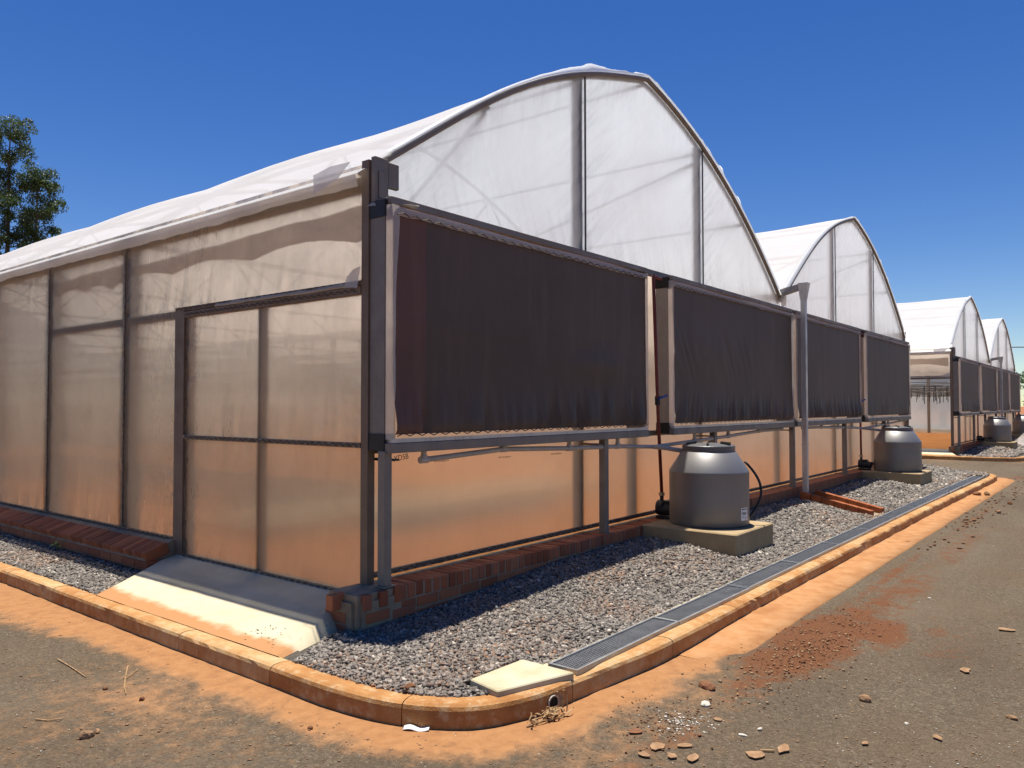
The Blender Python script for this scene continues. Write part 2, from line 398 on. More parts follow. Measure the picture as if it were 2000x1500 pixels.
xs = np.unique(np.r_[np.linspace(-14, -4, 50), np.arange(-4, 5.5, .035), np.linspace(5.5, 18, 170), np.linspace(18, 70, 90)])
ys = np.unique(np.r_[np.linspace(-16, -5, 40), np.arange(-5, 1.5, .035), np.linspace(1.5, 8, 120), np.linspace(8, 45, 60)])
X, Y = np.meshgrid(xs, ys, indexing='ij')
KD = kerb_dist(X, Y)
nz = fbm(X*1.3, Y*1.3, 3); nf = fbm(X*6, Y*6, 9)
left_side = sstep(-.5, -1.1, X)*1.0
wid = .30+.28*sstep(0, 3, Y)*left_side+.10*sstep(-2.2, -.6, -np.hypot(X+.55, Y+2.0))+.12*(nz-.5)
dust = 1.0-sstep(.45, 1.15, KD/np.maximum(wid, .1)+(nf-.5)*.5)
dust = np.maximum(dust, .40*sstep(.46, .75, fbm(X*.55+3, Y*.55, 21))*sstep(7, 1, np.hypot(X+.5, Y+2.4)))
dust = np.maximum(dust, (.30+.5*(nz-.3))*np.exp(-(((X+.2)/1.6)**2+((Y+2.35)/.42)**2)))
dust = np.maximum(dust, .5*np.exp(-(((X+1.6)/.5)**2+((Y-.2)/1.6)**2))*(nz*1.6))
dust = np.maximum(dust, .45*sstep(18, 24, X)*nz*1.5)
def blob(cx, cy, rx, ry, a=0):
    dx = X-cx; dy = Y-cy; c, s_ = math.cos(a), math.sin(a); u = dx*c+dy*s_; v = -dx*s_+dy*c
    return np.exp(-((u/rx)**2+(v/ry)**2))
red = np.maximum.reduce([1.1*blob(1.85, -2.60, 1.15, .30, -.03), .9*blob(1.3, -2.5, .5, .2), .9*blob(2.3, -2.9, .5, .22, .2), .62*blob(4.2, -2.50, 2.2, .10), .6*blob(.75, -2.55, .5, .22), .45*blob(9, -2.55, 4, .15), .55*blob(3.4, -2.72, 2.2, .34), .46*blob(6.5, -2.75, 3, .28), .40*blob(2.4, -3.3, 1.3, .30, .1), .5*blob(16.8, -2.3, 1.2, .5), .5*blob(2.6, -3.2, .35, .12), .42*blob(-.3, -2.55, .8, .2)])
red = red*(.55+.9*nf)
Z = .006*(fbm(X*2.5, Y*2.5, 31)-.5)+.010*red*sstep(.3, .7, nf)+.004*dust*nf
ni, nj = X.shape
V = np.stack([X, Y, Z], -1).reshape(-1, 3)
I, J = np.meshgrid(np.arange(ni-1), np.arange(nj-1), indexing='ij'); b0 = (I*nj+J).ravel()
F = np.stack([b0, b0+nj, b0+nj+1, b0+1], 1)
road = obj('road', nmesh('road', V, F, True, [('dust', 'POINT', dust), ('red', 'POINT', red)]), M['road'])
tag(road, 'worn grey chip asphalt road dusted with red soil', kind='structure')

def kerb(name, label, dx, fine):
    root = obj(name, None, loc=(dx, 0, 0)); tag(root, label, kind='structure')
    prof = [(-KW, -.03), (-KW, .114), (-KW*.55, .121), (-.030, .119), (-.009, .110), (-.001, .092), (-.001, .03), (-.001, -.03)]
    P, N, A = (KPATH, KN, KARC) if fine else (KPATH[::2], KN[::2], KARC[::2])
    Ls = 1.02; k0 = 0; npiece = int(A[-1]//Ls)
    for k in range(npiece+1):
        a, b = k*Ls, min((k+1)*Ls, A[-1])-.007
        s = np.r_[a, A[(A > a+.02) & (A < b-.02)], b]
        if b-a < .1: continue
        pp = np.stack([np.interp(s, A, P[:, i]) for i in (0, 1)], 1); nn = np.stack([np.interp(s, A, N[:, i]) for i in (0, 1)], 1)
        rows = []
        dz = .003*(random.random()-.5); do = .004*(random.random()-.5)
        for i in range(len(s)):
            r = []
            for j, (o, z) in enumerate(prof):
                wob = (fbm(s[i]*5, j*.6, 77)-.5)*(.010 if 2 <= j <= 6 else .004); wob = float(wob)
                if 3 <= j <= 5: wob -= .013*float(sstep(.58, .78, fbm(s[i]*3.1, j*.2+5, 13)))
                r.append((pp[i][0]+nn[i][0]*(o+do+wob), pp[i][1]+nn[i][1]*(o+do+wob), z+dz+wob*(.6 if z > .05 else 0)))
            rows.append(r)
        mb = MB(); G = np.array(rows); mb.grid(G)
        n = len(prof); m = len(rows)
        mb.f += [tuple(range(n)), tuple((m-1)*n+j for j in range(n-1, -1, -1))]
        part('kerb_stone', mb, M['kerb'], root)
    return root
kerb_near = kerb('kerb', 'orange stained concrete kerb curving round the gravel of the near greenhouse', 0, True)
kerb_far = kerb('kerb', 'dusty concrete kerb round the second, farther greenhouse across the side road', 23.3, False)
mb = MB(); mb.tube([(-.285, -1.80, .05), (-.305, -1.895, .048)], .036, 14)
part('drain_hole', mb, M['dark_hole'], kerb_near)
mb = MB()
for k in range(14):
    a, b = 2*math.pi*k/14, 2*math.pi*(k+1)/14
    mb.bar((-.306+.036*math.cos(a)*.95, -1.898-.036*math.cos(a)*.2, .048+.036*math.sin(a)), (-.306+.036*math.cos(b)*.95, -1.898-.036*math.cos(b)*.2, .048+.036*math.sin(b)), .008, .006)
part('drain_pipe_rim', mb, M['pvc'], kerb_near)

# dusty concrete apron along the kerb (thin slabs with a real edge)
def apron(dx, label):
    xs_ = np.linspace(.95, 16.4, 110); rows = []
    for x in xs_:
        yi = -1.97-.006*max(0, x-8); wv = .36+.012*(float(fbm(x*2, 1, 5))-.5)*2
        if x < 1.3: wv *= float(sstep(.75, 1.3, x))*.9+.1
        if x > 15.9: wv *= 1-.6*(x-15.9)/.5
        e = float(sstep(.95, 1.9, x)); rows.append([(x, yi, .006+.018*e), (x, yi-wv*.5, .004+e*(.013+.004*float(fbm(x*3, 2, 8)))), (x, yi-wv, .002+.014*e), (x, yi-wv-.006, -.01)])
    o = obj('gutter_apron', MB().grid(np.array(rows)).mesh('gutter_apron', True), M['apron'], loc=(dx, 0, 0)); tag(o, label, kind='structure')
apron(0, 'flat orange concrete gutter strip along the near kerb')

# gravel bed surface
SLABS = [(3.6, 4.6, -1.27, -.22), (12.12, 13.12, -1.27, -.22)]
def zg(x, y):
    x = np.asarray(x, float); y = np.asarray(y, float)
    wallf = sstep(-1.35, -.35, y)
    h = .105*sstep(-.1, 2.4, x)*(1-.35*sstep(4.5, 8, x))
    z = .108+wallf*h+.022*(fbm(x*1.1, y*1.1, 41)-.5)*sstep(-1.75, -1.2, y)
    z = z+.05*np.exp(-(((x-3.0)/.8)**2+((y+.95)/.35)**2))+.05*np.exp(-(((x-7.0)/.9)**2+((y+.75)/.4)**2))+.06*np.exp(-(((x-11.2)/.9)**2+((y+.8)/.4)**2))
    return z+.02*sstep(-.7, -.35, x)*sstep(2.0, 2.6, y)
def inside_kerb(x, y, m=0.0):
    poly = np.r_[KIN[::2], [[8.5, 20]]]
    x = np.asarray(x); y = np.asarray(y); c = np.zeros(x.shape, bool)
    n = len(poly)
    for i in range(n):
        x1, y1 = poly[i]; x2, y2 = poly[(i+1) % n]
        if y1 == y2: continue
        cond = ((y1 > y) != (y2 > y)) & (x < (x2-x1)*(y-y1)/(y2-y1)+x1); c ^= cond
    return c
def bed(dx, label):
    xs = np.arange(-1.0, 18.0, .12); ys = np.r_[np.arange(-2.1, 0.5, .08), np.arange(.5, 20, .4)]
    X, Y = np.meshgrid(xs, ys, indexing='ij'); ok = inside_kerb(X, Y).astype(int)
    Z = zg(X, Y)-.014; nj = X.shape[1]; Vv = []; Ff = []; idx = {}
    F = []
    for i in range(len(xs)-1):
        for j in range(nj-1):
            if ok[i, j] or ok[i+1, j] or ok[i, j+1] or ok[i+1, j+1]:
                if ok[i, j] + ok[i+1, j] + ok[i, j+1] + ok[i+1, j+1] >= 3: F.append((i*nj+j, (i+1)*nj+j, (i+1)*nj+j+1, i*nj+j+1))
    o = obj('gravel_bed', nmesh('gravel_bed', np.stack([X, Y, Z], -1).reshape(-1, 3), F, True), M['gravel_bed'], loc=(dx, 0, 0)); tag(o, label, kind='structure')
    # shoulder sheet that closes the gap to the kerb
    mb = MB(); rows = [[(p[0], p[1], .105) for p in (KIN[i]+KN[i]*.01, KIN[i]-KN[i]*.16)] for i in range(0, len(KIN), 2)]
    mb.grid(np.array(rows)); part('bed_edge', mb, M['gravel_bed'], o)
bed(0, 'dark bed under the gravel round the near greenhouse'); bed(23.3, 'dark bed under the gravel round the farther greenhouse')

def stones(regions, dx=0):
    """regions: (x0,x1,y0,y1,spacing,size,layers)"""
    PX = []; PY = []; SZ = []; LV = []
    for x0, x1, y0, y1, sp, sz, lay in regions:
        for l in range(lay):
            gx, gy = np.meshgrid(np.arange(x0, x1, sp), np.arange(y0, y1, sp), indexing='ij')
            gx = gx.ravel()+rng.uniform(-.6, .6, gx.size)*sp; gy = gy.ravel()+rng.uniform(-.6, .6, gy.size)*sp
            PX.append(gx); PY.append(gy); SZ.append(sz*rng.uniform(.55, 1.35, gx.size)); LV.append(np.full(gx.size, l*sz*.35))
    x = np.concatenate(PX); y = np.concatenate(PY); s = np.concatenate(SZ); lv = np.concatenate(LV)
    ok = inside_kerb(x, y)
    ok &= ~((y > -1.70+.03*(fbm(x*3, y*0, 61)-.5)) & False)
    grate_zone = (x > -.06) & (x < 15.4) & (y < -1.66+.05*(fbm(x*4, x*0, 61)-.5)); ok &= ~grate_zone
    ok &= ~((x > -.56) & (x < -.06) & (y < -1.44) & (y > -1.9) & (x*.0+y < -1.46))           # cover slab
    for a, b, c, d in SLABS: ok &= ~((x > a-.01) & (x < b+.01) & (y > c-.01) & (y < d))
    ok &= ~((x > -.3) & (x < 17.3) & (y > -.285))                                                # plinth and inside
    ok &= ~((x > -.29) & (y > 2.4))
    ramp_edge = (x < .1) & (y > -.08-.35*np.clip((-x-.2)/.66, 0, 1)) & (y < 2.5-.32*np.clip((-x-.2)/.66, 0, 1)); ok &= ~ramp_edge
    ok &= ~((y < -.42) & (y > -1.60) & (np.abs(x-(8.43-.58*(-y-.45))) < .22) & (dx == 0))
    x, y, s, lv = x[ok], y[ok], s[ok], lv[ok]; n = len(x)
    base = np.array([(-1,-1,-1),(1,-1,-1),(1,1,-1),(-1,1,-1),(-1,-1,1),(1,-1,1),(1,1,1),(-1,1,1)], float)*.5
    B = base[None]*np.stack([s*rng.uniform(.8, 1.5, n), s*rng.uniform(.55, 1.0, n), s*rng.uniform(.35, .7, n)], 1)[:, None]
    B = B*(1+rng.uniform(-.38, .22, (n, 8, 3)))
    a = rng.uniform(0, 6.283, n); tx = rng.normal(0, .6, n); ty = rng.normal(0, .6, n)
    ca, sa = np.cos(a), np.sin(a); z0 = np.zeros(n); o1 = np.ones(n)
    Rz = np.stack([np.stack([ca, -sa, z0], 1), np.stack([sa, ca, z0], 1), np.stack([z0, z0, o1], 1)], 1)
    Rx = np.stack([np.stack([o1, z0, z0], 1), np.stack([z0, np.cos(tx), -np.sin(tx)], 1), np.stack([z0, np.sin(tx), np.cos(tx)], 1)], 1)
    Ry = np.stack([np.stack([np.cos(ty), z0, np.sin(ty)], 1), np.stack([z0, o1, z0], 1), np.stack([-np.sin(ty), z0, np.cos(ty)], 1)], 1)
    Rm = Rz@Rx@Ry
    B = np.einsum('nij,nkj->nki', Rm, B)
    C = np.stack([x, y, zg(x, y)+lv+rng.uniform(-.011, .010, n)], 1)
    V = (B+C[:, None]).reshape(-1, 3)
    q = np.array([(0,3,2,1),(4,5,6,7),(0,1,5,4),(1,2,6,5),(2,3,7,6),(3,0,4,7)])
    F = (q[None]+(np.arange(n)*8)[:, None, None]).reshape(-1, 4)
    sh = np.clip(rng.beta(2.0, 2.4, n), 0, 1); sh = np.where(rng.random(n) < .012, 1.0, sh)
    du = sstep(.56, .74, fbm(x*1.6, y*1.6, 51))*rng.random(n)*1.0
    du = np.maximum(du, np.exp(-(((x-2.9)/.7)**2+((y+1.1)/.3)**2))*rng.random(n)*.9)
    du = np.maximum(du, sstep(-1.5, -1.68, y)*rng.random(n)*.7*sstep(1.5, 3, x))
    du = np.where(rng.random(n) < .15, du, du*.2)
    return V, F, np.repeat(sh, 6), np.repeat(du, 6)
V, F, S1, D1 = stones([(-.95, 2.2, -2.0, -.2, .0165, .0225, 2), (2.2, 6.5, -1.8, -.2, .023, .028, 2), (6.5, 11, -1.8, -.2, .032, .034, 2), (11, 17.6, -1.9, .2, .045, .045, 2),
                       (-.95, -.2, 2.0, 5.2, .019, .0235, 2), (-.95, -.2, 5.2, 9, .03, .032, 2)])
o = obj('gravel', nmesh('gravel', V, F, False, [('shade', 'FACE', S1), ('dusty', 'FACE', D1)]), M['gravel']); tag(o, 'grey crushed stone gravel spread between the near greenhouse and its kerb', 'gravel', kind='stuff')
V, F, S1, D1 = stones([(-.95, 17, -2.0, -.2, .07, .07, 1), (-.95, -.2, 2.0, 9, .07, .07, 1)], 23.3)
o = obj('gravel', nmesh('gravel', V, F, False, [('shade', 'FACE', S1), ('dusty', 'FACE', D1)]), M['gravel'], loc=(23.3, 0, 0)); tag(o, 'grey gravel round the tanks of the second, farther greenhouse', 'gravel', kind='stuff')

# concrete edge of the drain and the ramp
def drain_bed(dx):
    mb = MB(); rows = []
    for x in np.arange(-.06, 15.6, .12):
        dy = -.0005*x*0-(.006*(x-8) if x > 8 else 0)
        e = .028*(float(fbm(x*3.3, 1.5, 91))-.5)
        rows.append([(x, -1.615+e+dy, .100), (x, -1.64+e*.6+dy, .126), (x, -1.672+dy, .128), (x, -1.674+dy, .088), (x, -1.872+dy, .088), (x, -1.874+dy, .122)])
    o = obj('drain_channel', MB().grid(np.array(rows)).mesh('drain_channel'), M['concrete'], loc=(dx, 0, 0))
    tag(o, 'pale mortar channel that holds the row of grates beside the kerb' if not dx else 'pale mortar channel beside the farther kerb', kind='structure'); return o
drain_bed(0)

def ramp(dx, label):
    U = np.linspace(0, 1, 26); W = np.linspace(0, 1, 46); G = np.zeros((26, 46, 3)); soil = np.zeros((26, 46))
    for i, u in enumerate(U):
        x = -.02-u*.875
        y0 = -.06-.30*max(0, (u-.25)/.75); y1 = 2.58-.40*max(0, (u-.15)/.85)
        for j, q in enumerate(W):
            y = y0+(y1-y0)*q
            z = .262-.142*u**.85+.006*float(fbm(x*5, y*5, 71)-.5)
            if j in (0, 45): z -= .11; y += -.03 if j == 0 else .03
            G[i, j] = (x, y, z); soil[i, j] = float(sstep(.70, .98, u+.12*(fbm(y*2, 3, 5)-.5)))*.95+.12*float(sstep(.8, 1, q))
    mb = MB().grid(G); me = mb.mesh('entrance_ramp', True)
    a = me.attributes.new('soil', 'FLOAT', 'POINT'); a.data.foreach_set('value', soil.astype(np.float32).ravel())
    o = obj('entrance_ramp', me, M['ramp'], loc=(dx, 0, 0)); tag(o, label, kind='structure')
ramp(0, 'pale concrete ramp sloping from the closed door down to the kerb'); ramp(23.3, 'concrete ramp before the open door of the farther greenhouse')

# ------------------------------------------------------------------ greenhouses
P = 8.58; LEN = 24.05
def half(xs, zs, n):
    t = np.linspace(xs[0], xs[-1], n); c = np.polyfit(xs, zs, 4); return t, np.polyval(c, t)
AXL, AZL = half([0, .3, .74, 1.375, 2.12, 2.94, 3.51, 4.2], [3.34, 3.53, 3.84, 4.27, 4.685, 5.03, 5.22, 5.40], 24)
AXR, AZR = half([4.2, 4.75, 5.54, 6.5, 7.43, 8.25, 8.58], [5.40, 5.29, 5.05, 4.62, 4.12, 3.50, 3.28], 24)
AX = np.r_[AXL, AXR[1:]]; AZ_ = np.r_[AZL, AZR[1:]]
def arch(x): return np.interp(x, AX, AZ_)

def wrinkle(u, v, Lu, Lv, seed, amp=1.0):
    """out of plane offset of a clamped sheet; u,v metres, folds run away from the clamped edges"""
    du = np.minimum(u, Lu-u); dv = np.minimum(v, Lv-v)
    f = .010*np.exp(-du/.22)*(fbm(v*9+u*3, u*1.5, seed)-.5)*2
    f = f+.010*np.exp(-dv/.30)*(fbm(u*9+v*2, v*1.2, seed+5)-.5)*2
    f = f+.016*(fbm(u*.9, v*.9, seed+9)-.5)*np.clip(np.minimum(du, dv)/.3, 0, 1)
    return f*amp*np.clip(np.minimum(du, dv)/.02, 0, 1)
def ridge(a, p=5):
    return np.clip(1-np.abs(2*a-1)*1.6, 0, 1)**p
def crease_part(name, P, crease_shade, mat, root):
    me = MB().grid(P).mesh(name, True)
    a = me.attributes.new('crease_shade', 'FLOAT', 'POINT'); a.data.foreach_set('value', np.clip(crease_shade, 0, 1).astype(np.float32).ravel())
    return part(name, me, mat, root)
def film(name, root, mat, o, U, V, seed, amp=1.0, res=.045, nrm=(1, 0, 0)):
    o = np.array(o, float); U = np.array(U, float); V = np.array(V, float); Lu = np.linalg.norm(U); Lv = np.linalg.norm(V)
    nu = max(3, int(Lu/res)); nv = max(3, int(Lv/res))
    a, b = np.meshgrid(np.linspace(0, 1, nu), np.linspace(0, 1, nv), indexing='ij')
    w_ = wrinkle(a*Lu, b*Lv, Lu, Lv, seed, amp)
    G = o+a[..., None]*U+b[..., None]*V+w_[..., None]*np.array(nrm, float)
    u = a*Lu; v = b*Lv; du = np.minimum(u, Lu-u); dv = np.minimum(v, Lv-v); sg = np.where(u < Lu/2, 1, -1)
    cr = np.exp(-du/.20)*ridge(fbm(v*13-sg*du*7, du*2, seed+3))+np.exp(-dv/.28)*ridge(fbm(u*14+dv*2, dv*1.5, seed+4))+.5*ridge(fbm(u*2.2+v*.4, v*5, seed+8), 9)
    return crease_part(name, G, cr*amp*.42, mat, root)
def spring(mb, p, q, off, n, r=.0035, amp=.012):
    """zig-zag spring wire lying in a clamping track"""
    p = Vector(p); q = Vector(q); off = Vector(off); pts = []
    for i in range(n+1):
        pts.append(p.lerp(q, i/n)+off*(1 if i % 2 else -1)*amp)
    mb.tube(pts, r, 4, False)

def brick_mesh():
    b = MB().box((-.0365, -.11, -.0525), (.0365, .11, .0525)); return b.mesh('brick', bevel=.005)
BRICK = brick_mesh(); BRICK.materials.append(M['brick'])
BRICK2 = MB().box((-.11, -.0525, -.035), (.11, .0525, .035)).mesh('brick', bevel=.005); BRICK2.materials.append(M['brick'])
def put_brick(me, parent, loc, rot, s=1):
    o = obj('brick', me, None, parent, loc, rot); o.scale = (s, s, s); return o
def far_bricks(root, items, name='brick_course'):
    mb = MB()
    for (c, h) in items:
        mb.box([c[i]-h[i] for i in range(3)], [c[i]+h[i] for i in range(3)])
    if items:
        o = part(name, mb, M['brick'], root); o['kind'] = 'stuff'

PADS = [(0.0, 3.70), (4.27, 8.28), (8.42, 12.08), (12.52, 16.35)]
LEGS = [.02, 2.91, 5.50, 8.39, 11.19, 14.1, 16.28]
PY = -.27          # outer face of the cooling pads
PZ0, PZ1 = 1.36, 3.06

def greenhouse(dx, label, near, door_open):
    R = thing('greenhouse', label, 'greenhouse', (dx, 0, 0), 0, 'twin span greenhouses')
    G1 = M['galv']; res = .024 if near else .12
    # --- posts and beams
    def post(x0, y0, x1, y1, z0, z1, mat=G1, nm='post'): return part(nm, MB().box((x0, y0, z0), (x1, y1, z1)), mat, R)
    post(-.014, -.078, .052, -.004, .34, 3.38, M['galv_rusty'], 'corner_post')
    ypost = [3.52, 5.38] + [7.23+1.85*k for k in range(9)]
    for i, y in enumerate(ypost):
        if y+.21 < LEN: post(.014, y, .085, y+.20, .36, 3.34)
    post(-.016, 2.44, .07, 2.60, .24, 2.52, M['galv_rusty'], 'door_jamb')
    for y in np.arange(3.7, LEN, 3.7):
        post(P-.05, y-.05, P+.05, y+.05, .2, 3.3); post(2*P-.12, y-.06, 2*P-.02, y+.06, .2, 3.3)
    for x in (2.86, 5.64, P+2.86, P+5.64): # gable uprights behind the sheet
        post(x-.045, .03, x+.055, .11, .36, float(arch(x % P))-.05)
    for x in (3.98, P-.06, P+3.98): post(x-.05, .07, x+.07, .15, .36, 3.1)
    post(2*P-.10, -.03, 2*P, .06, .34, 3.3)
    # eave beam, gutters
    part('eave_beam', MB().box((.006, -.05, 3.19), (.10, LEN, 3.275)), G1, R)
    mb = MB(); 
    for x in (P, 2*P):
        for a, b in (((x-.12, -.02, 3.30), (x+.12, LEN, 3.305)), ((x-.125, -.02, 3.30), (x-.12, LEN, 3.42)), ((x+.12, -.02, 3.30), (x+.125, LEN, 3.42))): mb.box(a, b)
    part('gutter', mb, M['galv_bright'], R)
    # header over the pads
    part('header_beam', MB().box((.05, -.062, 3.10), (2*P, -.008, 3.165)), G1, R)
    part('sill_beam', MB().box((.10, -.03, 1.27), (2*P-.1, -.006, 1.33)), G1, R)
    # --- bows, purlins, ties
    for k, y in enumerate(np.r_[.06, np.arange(3.7, LEN+.1, 3.7)]):
        for s_ in range(2):
            mb = MB(); mb.tube([(s_*P+x, y, arch(x)-.035) for x in np.linspace(.02, P-.02, 34)], .03, 8)
            part('bow', mb, G1, R, smooth=True)
            if k > 0:
                mb = MB(); mb.bar((s_*P+.1, y, 3.28), (s_*P+P-.1, y, 3.28), .05, .05)
                for a, b in ((1.4, 2.8), (7.2, 5.8), (2.8, 4.2), (5.8, 4.2)):
                    mb.bar((s_*P+a, y, 3.28 if a < 2 or a > 6.5 else arch(a)-.05), (s_*P+b, y, arch(b)-.06 if (a < 2 or a > 6.5) else 3.28), .03, .03)
                part('truss', mb, G1, R)
    for s_ in range(2):
        for x in (1.45, 2.9, 4.2, 5.7, 7.1):
            part('purlin', MB().tube([(s_*P+x, .05, arch(x)-.085), (s_*P+x, LEN, arch(x)-.085)], .022, 6), G1, R)
        mb = MB(); mb.bar((s_*P+.15, .1, 3.30), (s_*P+1.45, 3.6, arch(1.45)-.1), .03, .03); mb.bar((s_*P+1.45, .1, arch(1.45)-.12), (s_*P+2.9, 3.6, 3.35), .03, .03); mb.bar((s_*P+5.64, .1, arch(5.64)-.25), (s_*P+4.2, 3.6, 3.3), .035, .035)
        part('wind_brace', mb, G1, R)
    # crop wires and hanging drippers
    mb = MB()
    for x in np.arange(.7, 2*P-.4, .8):
        for z in ((2.25, 2.05) if int(x*10) % 3 else (2.36, 2.14)):
            pts = [(x, y, z-.02*math.sin(y*1.7+x)) for y in np.linspace(.3, LEN-.4, 26)]; mb.tube(pts, .012, 5, False)
    part('crop_wires', mb, M['pipe_steel'], R)
    mb = MB()
    for k in range(90 if near else 140):
        x = random.uniform(.6, 2*P-.6); y = random.uniform(.5, 12); mb.tube([(x, y, 2.25), (x+.01, y, 2.25-random.uniform(.25, .6))], .012, 5)
    part('drip_hangers', mb, M['ink'], R)
    # --- films
    for s_ in range(2):
        ny = int(LEN/.14) if near else 60; nx = 46
        yv = np.linspace(-.05, LEN+.05, ny); xv = np.concatenate([np.linspace(-.10 if s_ == 0 else .02, 4.2, nx//2), np.linspace(4.2, P-.02, nx//2)[1:]])
        Xg, Yg = np.meshgrid(xv, yv, indexing='ij'); Zg = np.where(Xg < 0, arch(0)+Xg*.75, arch(Xg))+.004
        # sag between the bows, and small ripples
        ph = (Yg % 3.7)/3.7; Zg = Zg-.045*np.sin(np.pi*ph)**2*np.sin(np.pi*np.clip(Xg/P, 0, 1))**.5+.012*(fbm(Xg*2, Yg*1.1, 3+s_)-.5)*sstep(0, .25, Yg)*sstep(.05, .6, Xg)
        Gd = np.stack([Xg+s_*P, Yg, Zg], -1); part('roof_film', MB().grid(Gd), M['roof_film'], R, smooth=True)
        # gable sheet in three bays
        for gi, (xa, xb) in enumerate(((.03, 2.915), (2.915, 5.695), (5.695, P-.03))):
            rg = .024 if near else .12; nxx = max(20, int((xb-xa)/rg)); nzz = max(14, int(1.7/rg))
            U, Wv = np.meshgrid(np.linspace(0, 1, nxx), np.linspace(0, 1, nzz), indexing='ij')
            xg = xa+(xb-xa)*U; top = arch(xg)-.012; z0 = 3.13; zz = z0+(top-z0)*Wv
            ua = (xb-xa)*U; ub = (xb-xa)-ua
            f = .018*np.exp(-ua/.55)*(fbm((zz-ua*.75)*7, ua*.8, 11+gi)-.5)*2+.012*np.exp(-ub/.4)*(fbm((zz+ub*.75)*7, ub*.8, 15+gi)-.5)*2
            f = f+.010*np.exp(-(zz-z0)/.35)*(fbm(xg*6+zz*2, zz*1.5, 23+gi)-.5)*2+.010*np.exp(-(top-zz)/.25)*(fbm(xg*8, zz*2, 29+gi)-.5)*2
            f = f+.012*(fbm(xg*1.2, zz*1.2, 33+gi)-.5)
            f = 1.7*f*np.clip(np.minimum(ua, ub)/.04, 0, 1)
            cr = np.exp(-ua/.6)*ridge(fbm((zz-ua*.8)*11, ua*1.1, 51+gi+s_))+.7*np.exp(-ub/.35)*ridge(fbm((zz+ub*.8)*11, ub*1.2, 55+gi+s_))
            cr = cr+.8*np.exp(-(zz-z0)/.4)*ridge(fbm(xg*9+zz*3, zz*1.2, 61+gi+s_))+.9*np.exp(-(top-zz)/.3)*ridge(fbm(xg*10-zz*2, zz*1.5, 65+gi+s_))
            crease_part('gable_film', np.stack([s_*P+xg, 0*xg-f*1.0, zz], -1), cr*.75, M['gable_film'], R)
        # roof edge pipe, clamped film and its frayed edge
        mb = MB(); mb.tube([(s_*P+x, -.02, arch(x)-.03) for x in np.linspace(.05, P-.03, 50)], .026, 8); part('edge_bow', mb, M['galv'], R, smooth=True)
        rows = []
        for x in np.linspace(.25, P-.2, 160):
            wv = .015+.07*float(fbm(x*2.3, 7, 3+s_))**2*2.2; z = arch(x)
            rows.append([(s_*P+x, -.05, z+.004), (s_*P+x, -.052, z+.010+.5*wv*float(sstep(.55, .8, fbm(x*5, 1, 9)))), (s_*P+x-.02, .02, z+.02+.55*wv*float(sstep(.5, .8, fbm(x*1.2, 3, 9+s_))))])
        part('film_edge', MB().grid(np.array(rows)), M['roof_film'], R, smooth=True)
        # dark clamp line beside each upright
        for x in (2.915, 5.695): part('clamp_strip', MB().box((s_*P+x-.008, -.018, 3.16), (s_*P+x+.008, -.004, float(arch(x))-.04)), M['pipe_steel'], R)
    F = M['wall_film']
    # lower wall behind and below the pads
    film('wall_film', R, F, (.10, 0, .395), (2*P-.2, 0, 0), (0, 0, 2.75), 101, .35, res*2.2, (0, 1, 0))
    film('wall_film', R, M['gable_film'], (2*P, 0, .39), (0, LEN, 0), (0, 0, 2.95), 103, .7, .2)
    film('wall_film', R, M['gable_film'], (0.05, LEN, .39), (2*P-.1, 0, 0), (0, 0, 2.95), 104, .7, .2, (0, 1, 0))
    for s_ in range(2):
        xg = np.linspace(.03, P-.03, 40); part('gable_film', MB().grid(np.stack([np.stack([s_*P+xg, 0*xg+LEN, 0*xg+3.3], -1), np.stack([s_*P+xg, 0*xg+LEN, arch(xg)-.01], -1)], 1)), M['gable_film'], R)
    # long side wall
    ytop = 3.36
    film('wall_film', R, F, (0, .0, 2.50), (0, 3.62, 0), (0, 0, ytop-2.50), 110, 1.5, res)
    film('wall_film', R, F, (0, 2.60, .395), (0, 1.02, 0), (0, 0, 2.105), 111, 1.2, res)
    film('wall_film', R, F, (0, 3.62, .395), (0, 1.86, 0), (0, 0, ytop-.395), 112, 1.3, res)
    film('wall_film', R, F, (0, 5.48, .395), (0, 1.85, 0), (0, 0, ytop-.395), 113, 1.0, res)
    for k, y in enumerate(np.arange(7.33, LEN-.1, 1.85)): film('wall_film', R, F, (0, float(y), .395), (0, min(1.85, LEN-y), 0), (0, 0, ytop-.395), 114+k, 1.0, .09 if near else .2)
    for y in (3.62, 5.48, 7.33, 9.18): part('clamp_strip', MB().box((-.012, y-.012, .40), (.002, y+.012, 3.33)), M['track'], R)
    part('wall_rail', MB().box((.012, 2.6, 2.43), (.06, 5.6, 2.50)), G1, R)
    # inner scalloped curtain behind the top of the side wall
    for (ya, yb, sd) in ((.04, 3.5, 3), (3.74, 5.36, 5)):
        yv = np.linspace(ya, yb, 60); rows = []
        for y in yv:
            t_ = (y-ya)/(yb-ya); zb = 2.80+.07*abs(math.sin(t_*math.pi*2.6+sd))+.05*t_+.03*float(fbm(y*4, sd, 5)); zt = 3.05-.05*t_+.05*float(fbm(y*2, sd, 8))
            rows.append([(.03, y, zb), (.036+.01*math.sin(y*9), y, (zb+zt)/2), (.03, y, zt)])
        part('inner_curtain', MB().grid(np.array(rows)), M['curtain'], R, smooth=True)
    # eave flap hanging over the top of the side wall
    rows = []
    for y in np.linspace(-.04, LEN, 300 if near else 80):
        zE = float(arch(0))-.075+.004; rows.append([(-.0995, y, zE+.0015), (-.107, y, zE-.014), (-.088+.012*float(fbm(y*3, 1, 4)), y, 3.21-.05*float(fbm(y*1.1, 2, 4))-.02*float(fbm(y*9, 2, 4)))])
    part('eave_flap', MB().grid(np.array(rows)), M['flap'], R, smooth=True)
    # --- door
    D = obj('door', None, parent=R)
